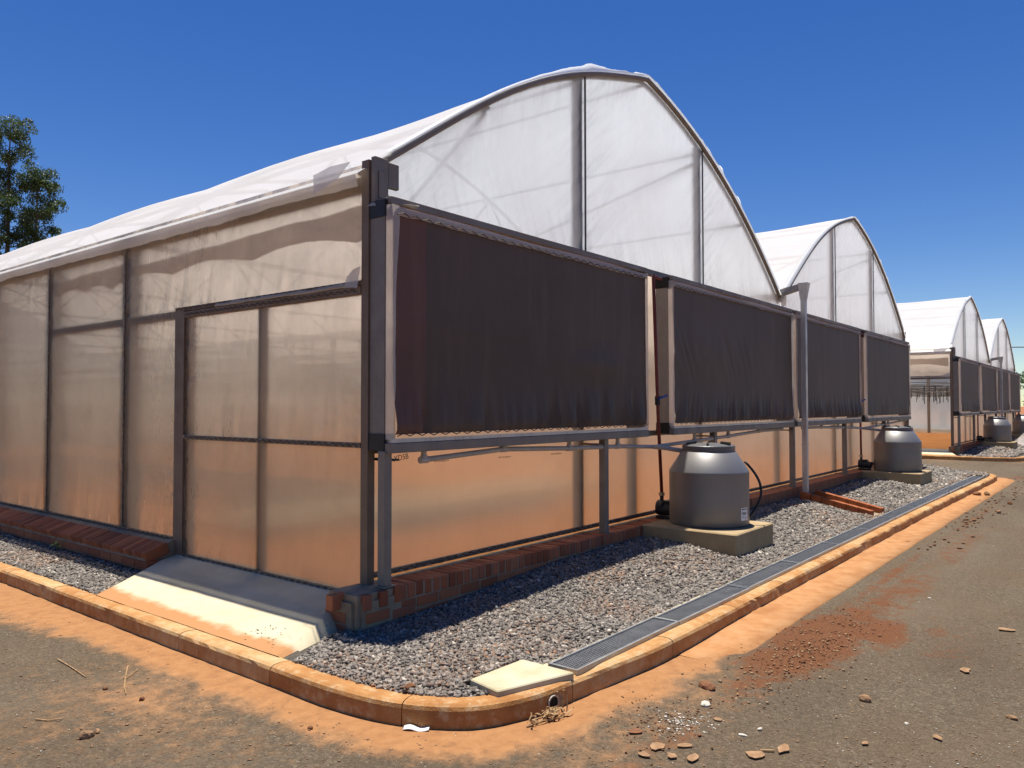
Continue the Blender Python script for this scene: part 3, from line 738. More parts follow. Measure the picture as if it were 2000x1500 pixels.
    T = MB(); T.box((-.02, -.0, 2.42), (.03, 2.44, 2.475)); part('top_rail', T, M['galv_rusty'], D)
    part('lintel', MB().box((-.012, .0, 2.485), (.05, 2.60, 2.52)), M['galv_rusty'], R)
    rows = [[(-.022, y, 2.472+.012*float(fbm(y*8, 1, 2))), (-.03-.012*float(fbm(y*11, 3, 2)), y, 2.484), (-.016, y, 2.496+.03*float(fbm(y*5, 5, 2)))] for y in np.linspace(.02, 1.9, 90)]
    part('torn_strip', MB().grid(np.array(rows)), M['flap'], D, smooth=True)
    if not door_open:
        for a, b, nm in (((-.022, 0, 1.315), (.02, 2.44, 1.352), 'middle_rail'), ((-.02, 0, .245), (.03, 2.44, .282), 'bottom_rail')): part(nm, MB().box(a, b), M['track'], D)
        part('mullion', MB().box((.012, 1.25, .28), (.05, 1.315, 2.42)), M['galv_rusty'], D)
        part('stile', MB().box((.008, 2.38, .28), (.05, 2.44, 2.42)), M['galv_rusty'], D)
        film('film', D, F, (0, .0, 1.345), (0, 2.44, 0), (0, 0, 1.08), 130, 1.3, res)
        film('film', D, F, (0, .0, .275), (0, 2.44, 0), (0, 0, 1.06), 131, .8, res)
        if near:
            mb = MB()
            spring(mb, (-.027, .02, 1.333), (-.027, 2.42, 1.333), (0, 0, 1), 60); spring(mb, (-.026, .05, 2.448), (-.026, 2.42, 2.448), (0, 0, 1), 60); spring(mb, (-.026, .02, .262), (-.026, 2.42, .262), (0, 0, 1), 60)
            spring(mb, (-.018, .05, 2.505), (-.018, 2.58, 2.505), (0, 0, 1), 60)
            part('spring_wire', mb, M['wire'], D)
    else:
        part('mullion', MB().box((.012, 2.2, .28), (.05, 2.26, 2.42)), M['galv_rusty'], D)
    part('threshold', MB().box((-.03, -.05, .19), (.06, 2.5, .238)), M['mortar'], R)
    # --- film tracks along the foot of the walls
    part('film_track', MB().box((.10, -.022, .375), (2*P-.1, -.002, .415)), M['track'], R)
    part('film_track', MB().box((-.022, 2.62, .375), (-.002, LEN, .412)), M['track'], R)
    if near:
        mb = MB(); spring(mb, (.12, -.026, .395), (9, -.026, .395), (0, 0, 1), 180); spring(mb, (-.026, 2.65, .394), (-.026, 9, .394), (0, 0, 1), 140); part('spring_wire', mb, M['wire'], R)
    # corner plate and gutter end
    mb = MB(); mb.box((.0, -.13, 3.02), (.13, -.085, 3.40)); mb.box((.132, -.128, 3.20), (.235, -.09, 3.385)); mb.box((.03, -.142, 3.10), (.09, -.131, 3.30))
    part('gutter_end_plate', mb, M['galv'], R, bevel=.004)
    # flaps of loose film at the corner
    def flap(pts, nm='loose_film'):
        part(nm, MB().grid(np.array(pts)), M['flap'], R, smooth=True)
    flap([[(-.12, .42, 3.33), (-.13, .40, 3.18)], [(-.12, .22, 3.36), (-.15, .25, 3.20)], [(-.10, .02, 3.36), (-.13, .12, 3.25)]])
    flap([[(-.02, -.12, 3.06), (-.05, -.10, 3.03)], [(.10, -.20, 3.075), (.10, -.28, 3.05)], [(.30, -.24, 3.08), (.25, -.33, 3.055)]])
    flap([[(-.02, .0, 2.62), (-.05, .0, 2.46)], [(-.03, .07, 2.60), (-.05, .09, 2.47)], [(-.012, .16, 2.56), (-.025, .18, 2.48)]])
    # --- cooling pads
    for pi, (xa, xb) in enumerate(PADS):
        C = obj('cooling_pad', None, parent=R)
        # dark screen with folds
        nx = int((xb-xa)/(.03 if near and pi < 3 else .1)); nz = int((PZ1-PZ0)/(.035 if near and pi < 3 else .12))
        U, Wv = np.meshgrid(np.linspace(0, 1, nx), np.linspace(0, 1, nz), indexing='ij')
        xx = xa+.045+(xb-xa-.06)*U; zz = PZ0+.055+(PZ1-PZ0-.10)*Wv; dz = zz-PZ0
        fo = fbm((xx-.28*dz*(pi % 2))*8.5, dz*.7, 200+pi, 2)
        f = .070*np.exp(-(dz/.26)**2)*(1-np.abs(2*fo-1)*1.7)*np.clip(dz/.1, 0, 1)
        if pi == 1: 
            f = f+.020*np.exp(-((dz-.9)/.28)**2)*(1-np.abs(2*fbm((xx+.6*dz)*7, dz*.6, 300, 2)-1)*1.6)*sstep(xb-.6, xa+.4, xx)
        if pi == 0:
            f = f+.02*np.exp(-(((xx-2.7)/.5)**2+((dz-.65)/.12)**2))+.006*np.exp(-((dz-.85)/.015)**2)
        f = f+.008*(fbm(xx*1.1, zz*1.1, 210+pi)-.5)
        me = MB().grid(np.stack([xx, PY-f*1.0, zz], -1)).mesh('screen', True)
        me.materials.append(M['screen']); me.materials.append(M['screen_edge'])
        if pi == 0:
            for p in me.polygons:
                if p.center.x < xa+.36: p.material_index = 1
        obj('screen', me, None, C)
        # frame: top rail, bottom beam, side sheets, corner brackets
        part('top_rail', MB().box((xa+.02, PY-.012, PZ1-.022), (xb, PY+.06, PZ1+.030)), G1, C, bevel=.003)
        part('box_top', MB().box((xa+.02, PY+.06, PZ1+.01), (xb, -.064, PZ1+.026)), M['galv'], C)
        part('bottom_beam', MB().box((xa, PY-.03, PZ0-.075), (xb, PY+.10, PZ0-.005)), G1, C, bevel=.004)
        part('drip_ledge', MB().box((xa+.02, PY-.022, PZ0-.003), (xb-.01, PY+.05, PZ0+.024)), M['galv_pale'], C)
        part('side_sheet', MB().box((xa, PY+.035, PZ0-.01), (xa+.012, -.082, PZ1-.05)), M['galv_bright'] if pi else M['galv'], C)
        part('side_sheet', MB().box((xb-.012, PY+.02, PZ0-.01), (xb, -.03, PZ1)), M['galv'], C)
        for z in (PZ0-.06, PZ1-.11): part('corner_bracket', MB().box((xa-.008, PY+.03, z), (xa+.10, -.08, z+.12)), M['black'], C)
        # pale film edging clamped along the top and the sides
        rows = [[(x, PY-.018, PZ1-.036+.006*math.sin(x*3)), (x, PY-.024-.004*float(fbm(x*9, 1, pi)), PZ1-.055), (x, PY-.016, PZ1-.085-.018*float(fbm(x*6, 2, pi)))] for x in np.linspace(xa+.03, xb-.02, 80)]
        part('film_edge', MB().grid(np.array(rows)), M['flap'], C, smooth=True)
        for xe, wd in ((xa+.010, .035 if pi == 0 else .018), (xb-.022, .014)):
            rows = []
            for z in np.linspace(PZ0+.02, PZ1-.03, 60):
                a = .018*float(fbm(z*3, xe, 12))+(.035*float(sstep(2.2, 3.0, z)) if pi == 0 and xe < 1 else 0); rows.append([(xe-.004, PY+.03, z), (xe+.006, PY-.018-.02*float(fbm(z*2.4, xe, 3)), z), (xe+wd+a, PY-.012-.012*float(fbm(z*4, xe, 5)), z)])
            part('film_edge', MB().grid(np.array(rows)), M['flap'], C, smooth=True)
        if near:
            mb = MB(); n = int((xb-xa)*16); spring(mb, (xa+.06, PY-.030, PZ1-.085), (xb-.03, PY-.030, PZ1-.085), (0, 0, 1), n, .004, .011); spring(mb, (xa+.06, PY-.034, PZ0+.052), (xb-.03, PY-.034, PZ0+.052), (0, 0, 1), n, .004, .010)
            part('spring_wire', mb, M['wire'], C)
    for i, x in enumerate(LEGS):
        L_ = obj('pad_support', None, parent=R)
        part('leg', MB().box((x-.035, PY+.012, .365), (x+.035, PY+.085, PZ0-.06)), G1, L_, bevel=.004)
        part('foot_plate', MB().box((x-.05, PY+.0, .357), (x+.06, PY+.10, .366)), G1, L_)
        mb = MB(); a = -1 if i else 1; z = PZ0-.13
        mb.box((x+a*.036, PY+.03, z), (x+a*.05, -.01, z+.012)); mb.box((x+a*.036, PY+.03, z+.06), (x+a*.12, -.01, z+.072)); mb.box((x+a*.036, PY+.03, z-.004), (x+a*.12, -.01, z+.010)); mb.box((x+a*.036, PY+.028, z), (x+a*.046, PY+.036, z+.07))
        part('bracket', mb, M['galv_rusty'] if i else M['black'], L_)
    # --- brick plinth: sloping sill course on the long side, header course on the end wall
    B = obj('brick_plinth', None, parent=R)
    part('mortar_core', MB().box((-.27, -.276, .0), (2*P+.2, .02, .350)), M['mortar'], B)
    part('mortar_core', MB().add([(-.280, 2.575, 0), (-.280, LEN, 0), (-.280, LEN, .300), (-.280, 2.575, .300), (.02, 2.575, 0), (.02, LEN, 0), (.02, LEN, .402), (.02, 2.575, .402)], [(0,3,2,1),(4,5,6,7),(0,1,5,4),(1,2,6,5),(2,3,7,6),(3,0,4,7)]), M['mortar'], B)
    pitch = .0855; items = []
    k = 0; x = .14
    while x < 2*P+.15:
        jit = random.uniform(-.004, .004)
        if near and x < 6.6: put_brick(BRICK, B, (x, -.172+jit, .304+random.uniform(-.004, .004)), (random.uniform(-.03, .03), random.uniform(-.02, .02), random.uniform(-.02, .02)))
        else: items.append(((x, -.172+jit, .304), (.036, .11, .0525)))
        x += pitch
    for c, z in ((0, .208), (1, .124), (0, .04)):
        x = .16+c*.115
        while x < 2*P:
            if near and x < 4.5 and z > .1: put_brick(BRICK2, B, (x, -.227+random.uniform(-.004, .003), z), (0, 0, random.uniform(-.015, .015)))
            else: items.append(((x, -.227, z), (.11, .0525, .035)))
            x += .232
    y = 2.60; tilt = math.atan2(.10, .29)
    while y < LEN:
        if near and y < 9.2: put_brick(BRICK, B, (-.178, y, .290+random.uniform(-.004, .004)), (random.uniform(-.02, .02), -tilt, math.pi/2+random.uniform(-.02, .02))).rotation_euler = (tilt+random.uniform(-.02, .02), random.uniform(-.02, .02), -math.pi/2)
        else: items.append(((-.17, y, .28), (.11, .036, .06)))
        y += pitch
    for c, z in ((0, .196), (1, .118)):
        y = 2.64+c*.115
        while y < LEN:
            if near and y < 8.5: put_brick(BRICK2, B, (-.236+random.uniform(-.004, .003), y, z), (0, 0, math.pi/2+random.uniform(-.015, .015)))
            else: items.append(((-.236, y, z), (.0525, .11, .035)))
            y += .232
    far_bricks(B, items)
    # rounded mortar smeared over the corner, with a few bricks showing
    me = MB().box((-.292, -.292, .0), (.115, .0, .352)).mesh('corner_mortar')
    bm = bmesh.new(); bm.from_mesh(me)
    ed = [e for e in bm.edges if all(v.co.y < -.29 for v in e.verts) and (all(v.co.x < -.28 for v in e.verts) or all(v.co.z > .3 for v in e.verts))] + [e for e in bm.edges if all(v.co.z > .3 for v in e.verts) and all(v.co.x < -.28 for v in e.verts)]
    bmesh.ops.bevel(bm, geom=ed, offset=.05, segments=4, affect='EDGES'); bm.to_mesh(me); bm.free()
    part('corner_mortar', me, M['mortar'], B)
    for loc, rt_, m_ in (((-.20, -.198, .30), (0, 0, 0), BRICK), ((-.055, -.198, .30), (0, 0, 0), BRICK), ((.085, -.19, .302), (0, 0, 0), BRICK), ((-.255, -.10, .30), (0, 0, math.pi/2), BRICK),
                       ((-.10, -.246, .19), (0, 0, 0), BRICK2), ((-.246, -.08, .195), (0, 0, math.pi/2), BRICK2), ((-.246, -.08, .115), (0, 0, math.pi/2), BRICK2), ((.14, -.244, .17), (0, 0, 0), BRICK2)):
        put_brick(m_, B, loc, rt_, .98)
    # --- downpipe at the valley
    W = obj('downpipe', None, parent=R)
    x0 = 8.335; y0 = -.47
    part('pipe', MB().box((x0+.012, y0+.012, .18), (x0+.088, y0+.088, 3.34)), M['galv_pale'], W, bevel=.005)
    part('joint', MB().box((x0+.008, y0+.008, 1.0), (x0+.092, y0+.092, 1.03)), M['galv_pale'], W)
    part('hopper', MB().add([(x0+.008, y0+.008, 3.24), (x0+.092, y0+.008, 3.24), (x0+.092, y0+.092, 3.24), (x0+.008, y0+.092, 3.24), (x0-.01, y0-.03, 3.49), (x0+.115, y0-.03, 3.49), (x0+.115, y0+.12, 3.49), (x0-.01, y0+.12, 3.49)], [(0,3,2,1),(4,5,6,7),(0,1,5,4),(1,2,6,5),(2,3,7,6),(3,0,4,7)]), M['galv_pale'], W)
    part('gutter_arm', MB().add([(P-.08, .0, 3.34), (P+.04, .0, 3.34), (P+.04, .0, 3.44), (P-.08, .0, 3.44), (x0+.0, y0+.122, 3.385), (x0+.10, y0+.122, 3.385), (x0+.10, y0+.122, 3.475), (x0+.0, y0+.122, 3.475)], [(3,2,1,0),(4,5,6,7),(0,1,5,4),(1,2,6,5),(2,3,7,6),(3,0,4,7)]), M['galv_bright'], W)
    flap([[(P-.14, -.02, 3.36), (P-.10, -.05, 3.12)], [(P-.02, -.10, 3.34), (P-.03, -.08, 3.20)], [(P+.10, -.06, 3.30), (P+.06, -.05, 3.14)]])
    # --- exhaust fans on the back wall
    for x in (5.4, 7.6, 14.0, 16.1):
        Fn = obj('exhaust_fan', None, parent=R)
        part('housing', MB().box((x-.65, LEN-.35, .35), (x+.65, LEN-.05, 1.65)), M['pipe_steel'], Fn)
        for k in range(9): part('louvre', MB().box((x-.58, LEN-.40, .42+k*.135), (x+.58, LEN-.355, .50+k*.135)), M['galv'], Fn)
    return R
GH1 = greenhouse(0, 'large near greenhouse of clouded white film with a closed film door', True, False)
GH2 = greenhouse(23.3, 'second white film greenhouse standing farther off with its door open', False, True)
for dx, nm in ((0, 'orange soil floor inside the near greenhouse'), (23.3, 'orange soil floor inside the farther greenhouse')):
    o = obj('greenhouse_floor', MB().box((.03, .03, .05), (2*P-.03, LEN-.03, .21)), M['floor_soil'], loc=(dx, 0, 0)); tag(o, nm, kind='structure')
o = obj('concrete_path', MB().box((.9, 2.75, .2), (7.5, 4.3, .34)), M['concrete']); tag(o, 'raised concrete path seen dimly behind the film beside the door', kind='structure')

# writing on the film below the first pad
def text(s, size, loc, rot, mat, parent, name='lettering', sx=1):
    c = bpy.data.curves.new(name, 'FONT'); c.body = s; c.size = size; c.extrude = .0006; c.align_x = 'LEFT'
    o = bpy.data.objects.new(name, c); COL.objects.link(o); me = bpy.data.meshes.new_from_object(o); bpy.data.objects.remove(o); me.materials.clear(); o = obj(name, me, mat, parent, loc, rot); return o
text('XD5B', .06, (.30, -.012, 1.20), (rad(90), rad(-6), 0), M['ink_soft'], GH1)
for x, z in ((.72, 1.17), (1.52, 1.16), (2.3, 1.15)):
    text('TYPE 2 UV AGRICOLA', .018, (x, -.012, z), (rad(90), 0, 0), M['ink_soft'], GH1)

# ------------------------------------------------------------------ tanks, blocks, pumps, pipes
def tank_block(x, y, label):
    me = MB().box((-.5, -.52, -.30), (.5, .53, 0)).mesh('concrete_block', bevel=.012)
    o = obj('concrete_block', me, M['block'], loc=(x, y, .36)); tag(o, label, 'concrete block', 'concrete blocks under the tanks'); return o
def tank(x, y, label, detail=True, rz=0):
    T = thing('water_tank', label, 'water tank', (x, y, .36), rz, 'grey water tanks')
    r = .415
    prof = [(r*.975, .0), (r, .02), (r, .30), (r*1.0, .545), (r*1.004, .555), (r*.995, .565), (.285, .765), (.275, .77)]
    n = 56
    part('body', MB().lathe(prof, n), M['tank'], T, smooth=False)
    b = T.children[-1] if T.children else None
    me = [c for c in T.children][-1].data
    for p in me.polygons: p.use_smooth = len(p.vertices) == 4
    L_ = part('lid', MB().lathe([(.272, .772), (.274, .776), (.276, .826), (.268, .834), (.18, .848), (.06, .856), (.001, .858)], 48), M['tank_lid'], T, smooth=False)
    part('rim', MB().lathe([(.270, .764), (.279, .766), (.280, .772), (.270, .774)], 48), M['tank'], T)
    for k in range(6):
        a = k*math.pi/3+.3; mb = MB(); c, s_ = math.cos(a), math.sin(a)
        mb.bar((c*.15, s_*.15, .860), (c*.26, s_*.26, .846), .022, .020); part('rib', mb, M['black'], L_)
    if detail:
        pts = []
        for t_ in np.linspace(0, 1, 14): pts.append((.33+.20*math.sin(t_*math.pi)+.06*t_, .10-.05*t_, .68-.62*t_))
        pts = [(.30, -.02+.0*t, .72) for t in ()]+[(.375*math.cos(-.10)+.16*math.sin(t_*math.pi)**.9, .375*math.sin(-.10)*1+.02-.10*t_, .66-.60*t_) for t_ in np.linspace(0, 1, 16)]
        part('hose', MB().tube(pts, .014, 7), M['black'], T, smooth=True)
    return T
b1 = tank_block(4.10, -.775, 'pale concrete block under the nearest grey tank')
t1 = tank(4.15, -.765, 'nearest grey plastic water tank with a white sticker and black hose', True, rad(-55))
b2 = tank_block(12.62, -.775, 'concrete block under the grey tank beside the far end of the near greenhouse')
t2 = tank(12.6, -.80, 'second grey water tank, by the far end of the near greenhouse', False)
tank_block(27.75, -.72, 'concrete block under the nearer tank of the farther greenhouse'); tank(27.8, -.70, 'grey water tank before the farther greenhouse, fully inside the picture', False)
tank_block(36.3, -.72, 'concrete block at the right edge of the picture'); tank(36.3, -.70, 'farthest grey water tank, cut off by the right edge of the picture', False)
# sticker (curved to the wall of the tank)
def sticker(T, ang, wd, z0, z1, rr, mat, name):
    rows = [[(rr*math.cos(a), rr*math.sin(a), z) for z in (z0, z1)] for a in np.linspace(ang-wd, ang+wd, 9)]
    return part(name, MB().grid(np.array(rows)), mat, T)
# direction from the tank towards the camera, in the tank's own frame
ca_ = math.atan2(CAM[1]+.765, CAM[0]-4.15)-rad(-55)
sa_ = ca_+rad(59)
sticker(t1, sa_, .155, .07, .20, .4168, M['white_plastic'], 'sticker')
def bar_on(T, a0, a1, z0, z1): 
    rows = [[(.4176*math.cos(a), .4176*math.sin(a), z) for z in (z0, z1)] for a in np.linspace(a0, a1, 5)]
    return part('print', MB().grid(np.array(rows)), M['ink'], T)
for a, b, z, h in ((-.13, -.05, .178, .012), (-.03, .03, .178, .012), (.045, .12, .178, .012), (-.12, -.04, .105, .006), (.0, .06, .10, .006), (.03, .05, .085, .012), (.02, .12, .15, .004), (.02, .10, .135, .004)):
    bar_on(t1, sa_+a, sa_+b, z, z+h)
text('450', .045, (.418*math.cos(sa_-.13), .418*math.sin(sa_-.13), .128), (rad(90), 0, sa_-.085+rad(90)), M['ink'], t1, 'print')

def pump(x, y, z, label, top, lean):
    T = thing('water_pump', label, 'pump', (x, y, z), 0, 'water pumps with red riser pipes')
    part('base', MB().box((-.08, -.10, 0), (.08, .10, .035)), M['pump'], T, bevel=.006)
    part('motor', MB().tube([(-.02, -.13, .10), (-.02, .10, .10)], [.062]*2, 16), M['pump'], T, smooth=False)
    part('casing', MB().tube([(.0, .02, .12), (.0, .10, .12)], .082, 18), M['pump'], T)
    part('terminal_box', MB().box((-.045, -.06, .15), (.045, .03, .20)), M['pump'], T, bevel=.006)
    part('outlet', MB().tube([(0, .06, .17), (0, .06, .26)], .022, 10), M['pump'], T)
    part('union', MB().tube([(0, .06, .25), (0, .06, .285)], .034, 10), M['brass'], T)
    part('inlet', MB().tube([(.06, .06, .12), (.10, -.05, .12), (.10, -.35, .12)], .022, 8), M['pump'], T)
    Rp = part('riser_pipe', MB().tube([(0, .06, .28), (lean*.35, .05, 1.2), (lean, .0, top-z), (lean+.02, .01, top-z+.02), (lean+.24, .03, top-z+.01)], .019, 10), M['red_pipe'], T, smooth=True)
    mb = MB(); xv = lean*.38; mb.tube([(xv, .05, 1.26), (xv, .05, 1.36)], .03, 8); part('valve', mb, M['black'], Rp)
    part('valve_handle', MB().bar((xv-.03, .02, 1.33), (xv+.09, -.02, 1.37), .03, .022), M['blue'], Rp)
    part('cable', MB().tube([(.04, 0, .2), (.14, -.05, .16), (.20, -.02, .05), (.12, .02, .02)], .007, 5), M['ink'], T)
    return T
pump(4.18, -.25, .36, 'black pump with tall red riser pipe behind the nearest tank', 3.02, -.28)
pump(12.42, -.25, .36, 'black pump with red pipe beside the second tank', 3.0, -.18)
pump(27.3, -.25, .36, 'small black pump beside the tank of the farther greenhouse', 3.0, -.2)

def drain_pipe(dx, label, pts, tees, drop):
    T = thing('drain_pipe', label, 'pipe', (dx, 0, 0), 0, 'pale plastic drain pipes below the pads')
    part('pipe', MB().tube(pts, .021, 10), M['pvc'], T, smooth=True)
    for x, zt in tees:
        xs = [p[0] for p in pts]; zs = [p[2] for p in pts]; z = float(np.interp(x, xs, zs)); yq = pts[0][1]
        part('tee', MB().tube([(x, yq, z), (x, yq, zt)], .021, 10).tube([(x-.04, yq, z), (x+.04, yq, z)], .026, 10).tube([(x, yq, z+.01), (x, yq, z+.035)], .026, 10), M['pvc'], T, smooth=False)
    part('drop_pipe', MB().tube(drop, .024, 10), M['pvc'], T, smooth=True)
    return T
for dx, lab, lab2 in ((0, 'pale drain pipe under the first dark pad, running down to the nearest tank', 'pale drain pipe under the pads beside the downpipe, running to the second tank'),):
    drain_pipe(0, lab, [(.40, -.225, 1.218), (1.33, -.225, 1.255), (2.3, -.225, 1.22), (3.2, -.225, 1.20), (3.95, -.225, 1.165), (4.9, -.225, 1.19), (5.9, -.225, 1.215), (7.0, -.225, 1.255), (7.9, -.225, 1.262)],
               [(.40, 1.29), (1.33, 1.29), (2.3, 1.29), (3.17, 1.29), (4.95, 1.29), (5.95, 1.29), (7.0, 1.29), (7.9, 1.29)], [(3.9, -.225, 1.167), (4.02, -.33, 1.15), (4.06, -.55, 1.12)])
    drain_pipe(8.5, lab2, [(.40, -.225, 1.255), (1.33, -.225, 1.245), (2.3, -.225, 1.22), (3.2, -.225, 1.20), (3.95, -.225, 1.165), (4.9, -.225, 1.19), (5.9, -.225, 1.215), (7.0, -.225, 1.255), (7.7, -.225, 1.262)],
               [(.40, 1.29), (1.33, 1.29), (2.3, 1.29), (3.17, 1.29), (4.95, 1.29), (5.95, 1.29), (7.0, 1.29)], [(3.9, -.225, 1.167), (4.0, -.35, 1.15), (4.03, -.6, 1.12)])

# ------------------------------------------------------------------ grates, cover slab, brick channel
GL = 1.255
def grate_frame():
    m = MB(); m.box((0, 0, -.02), (GL-.006, .016, .008)); m.box((0, .184, -.02), (GL-.006, .2, .008)); m.box((0, .016, -.02), (.014, .184, .008)); m.box((GL-.02, .016, -.02), (GL-.006, .184, .008)); return m.mesh('frame')
def grate_grid():
    m = MB()
    for x in np.arange(.03, GL-.03, .0185): m.box((x, .016, -.012), (x+.0045, .184, .003))
    for y in np.arange(.034, .18, .0185): m.box((.014, y, -.010), (GL-.02, y+.004, .001))
    return m.mesh('grid')
GF, GG = grate_frame(), grate_grid(); GF.materials.append(M['grate']); GG.materials.append(M['grate'])
GB = MB().box((.0, .01, -.05), (GL-.006, .19, -.045)).mesh('channel_floor'); GB.materials.append(M['grate_dark'])
ORD = ['first', 'second', 'third', 'fourth', 'fifth', 'sixth', 'seventh', 'eighth', 'ninth', 'tenth', 'eleventh', 'twelfth']
for k in range(12):
    x = -.045+k*GL; dy = -.0+(-.006*(x-8) if x > 8 else 0)
    lab = 'steel drain grate ' + ('nearest the pale cover slab, with its open end showing' if k == 0 else 'last in the row, at the far kerb corner' if k == 11 else ORD[k]+' in the row counted from the pale cover slab')
    T = thing('drain_grate', lab, 'drain grate', (x, -1.874+dy, .134+random.uniform(-.002, .002)), random.uniform(-.004, .004), 'steel drain grates along the kerb')
    obj('frame', GF, None, T); obj('grid', GG, None, T); obj('channel_floor', GB, None, T)
# cover slab, clipped to the curve of the kerb
pq = [(918, 1326), (1020, 1287), (1122, 1313), (972, 1350)]
poly = [pix(a, b, .152)[:2] for a, b in pq]
mb = MB(); n = len(poly); mb.add([(x, y, .095) for x, y in poly]+[(x, y, .152) for x, y in poly], [tuple(range(n-1, -1, -1)), tuple(range(n, 2*n))]+[(i, (i+1) % n, n+(i+1) % n, n+i) for i in range(n)])
o = obj('cover_slab', mb.mesh('cover_slab', bevel=.006), M['concrete']); tag(o, 'pale concrete cover slab lying on the gravel at the kerb bend', 'slab')

bc = thing('brick_channel', 'two low rows of orange bricks leading from the downpipe to the grates', 'brick channel', (8.35, -.42, 0))
for row, (a, b) in enumerate((((8.24, -.40), (7.60, -1.56)), ((8.62, -.50), (7.98, -1.60)))):
    a = np.array(a); b = np.array(b); L_ = np.linalg.norm(b-a); nb = 6; ang = math.atan2(b[1]-a[1], b[0]-a[0])
    me = MB().box((-.102, -.035, -.07), (.102, .035, .05)).mesh('brick', bevel=.004); me.materials.append(M['orange_brick'])
    for k in range(nb):
        t_ = (k+.5)/nb; c = a+(b-a)*t_; z = .265-.125*t_
        o = obj('brick', me, None, bc, (c[0]-8.35, c[1]+.42, z), (0, .09, ang)); o.rotation_euler = (0, .105, ang)
part('channel_floor', MB().add([(8.24-8.35, 0, .16), (8.62-8.35, -.1, .16), (7.98-8.35, -1.2, .112), (7.60-8.35, -1.16, .112)], [(0, 1, 2, 3)]), M['mortar'], bc)

# ------------------------------------------------------------------ loose things on the ground
def rock(r, sq, seed, sub=2):
    bm = bmesh.new(); bmesh.ops.create_icosphere(bm, subdivisions=sub, radius=1)
    rs = np.random.default_rng(seed); k = rs.uniform(1.5, 3, 3); ph = rs.uniform(0, 6, 3)
    pl = [(Vector(rs.normal(0, 1, 3)).normalized(), rs.uniform(.55, .9)) for _ in range(7)]
    for v in bm.verts:
        p = v.co.copy()
        for nn, d in pl:
            e = p.dot(nn)-d
            if e > 0: p -= nn*e
        p *= 1+.06*math.sin(p.x*5*k[0]+ph[0])*math.cos(p.y*4*k[1]+ph[1])
        v.co = Vector((p.x*r*sq[0], p.y*r*sq[1], p.z*r*sq[2]))
    me = bpy.data.meshes.new('stone'); bm.to_mesh(me); bm.free(); return me
ROCKS = [(170, 1440, 0, .034, (1.1, .8, .75), 'brown_stone', 'largest brown stone lying on the asphalt at the lower left'), (190, 1431, 0, .017, (1.2, .8, .8), 'brown_stone', 'small stone touching the largest brown stone at the lower left'),
         (205, 1347, 0, .016, (1.1, .9, .7), 'red_clod', 'small red clod on the asphalt left of the dry twig'), (277, 1368, 0, .017, (1.2, .8, .8), 'red_clod', 'red brown clod below the dry twig on the asphalt'),
         (606, 1424, 0, .014, (1.1, .9, .8), 'red_clod', 'dark clod on the asphalt before the kerb bend'), (800, 1347, .12, .036, (1.1, .8, .6), 'red_clod', 'reddish stone resting on gravel just inside the kerb bend'),
         (1690, 1370, 0, .030, (1.2, .8, .8), 'brown_stone', 'lone brown stone on the asphalt right of the red soil patch'), (1378, 1379, 0, .026, (1.1, .9, .7), 'white_stone', 'large white stone on the dusty ground below the dark clod'),
         (1381, 1345, 0, .052, (1.3, .8, .5), 'red_clod', 'dark crumbly clod on the soil beside the gutter strip'), (1645, 1264, 0, .016, (1.1, .9, .7), 'red_clod', 'small dark clod in the middle of the red soil patch'),
         (1484, 1426, 0, .016, (1.2, .9, .6), 'white_stone', 'white pebble alone on the grey asphalt right of the chips'), (1450, 1437, 0, .018, (1.4, .8, .4), 'white_stone', 'flat white chip on the asphalt at the lower right'),
         (1928, 967, .02, .055, (1.1, .9, .9), 'brown_stone', 'stone on the gutter strip near its far end'), (1908, 967, .02, .06, (1.3, .9, .8), 'red_clod', 'red clod against the kerb near the far corner'),
         (1951, 1003, 0, .045, (1.1, .9, .8), 'brown_stone', 'pale stone on the far asphalt beyond the gutter strip'), (1972, 985, 0, .04, (1.1, .9, .8), 'red_clod', 'red clod on the far asphalt near the right edge'),
         (1815, 1170, 0, .014, (1.2, .8, .7), 'white_stone', 'white pebble on the asphalt at mid right'), (1771, 1415, 0, .012, (1.1, .9, .7), 'white_stone', 'tiny white pebble below the lone brown stone'),
         (1977, 1405, 0, .022, (1.4, .8, .6), 'brown_stone', 'pinkish stone on the asphalt at the right edge')]
for i, (px, py, z, r, sq, m, lab) in enumerate(ROCKS):
    p = pix(px, py, z); o = obj('stone', rock(r, sq, 40+i), M[m], loc=(p[0], p[1], z+r*sq[2]*.55), rot=(0, 0, i*1.3)); tag(o, lab, 'stone')
def flake(px, py, r, seed, lab, mat='brown_stone', curl=.10):
    rs = np.random.default_rng(seed); n = 9; vs = [(0, 0, .006)]; vt = []
    for k in range(n):
        a = 2*math.pi*k/n; q = r*rs.uniform(.6, 1.15); vt.append((q*math.cos(a)*1.25, q*math.sin(a)*.8, .003+curl*q*rs.uniform(.0, .6)))
    top = [(0, 0, .007)]+[(x, y, z+.005) for x, y, z in vt]; bot = [(0, 0, 0)]+[(x*.96, y*.96, z) for x, y, z in vt]
    N_ = n+1; fs = [(0, 1+k, 1+(k+1) % n) for k in range(n)]+[(N_, N_+1+(k+1) % n, N_+1+k) for k in range(n)]+[(1+k, N_+1+k, N_+1+(k+1) % n, 1+(k+1) % n) for k in range(n)]
    p = pix(px, py, 0); o = obj('mud_flake', MB().add(top+bot, fs).mesh('mud_flake'), M[mat], loc=(p[0], p[1], .003), rot=(0, 0, seed)); tag(o, lab, 'mud flake')
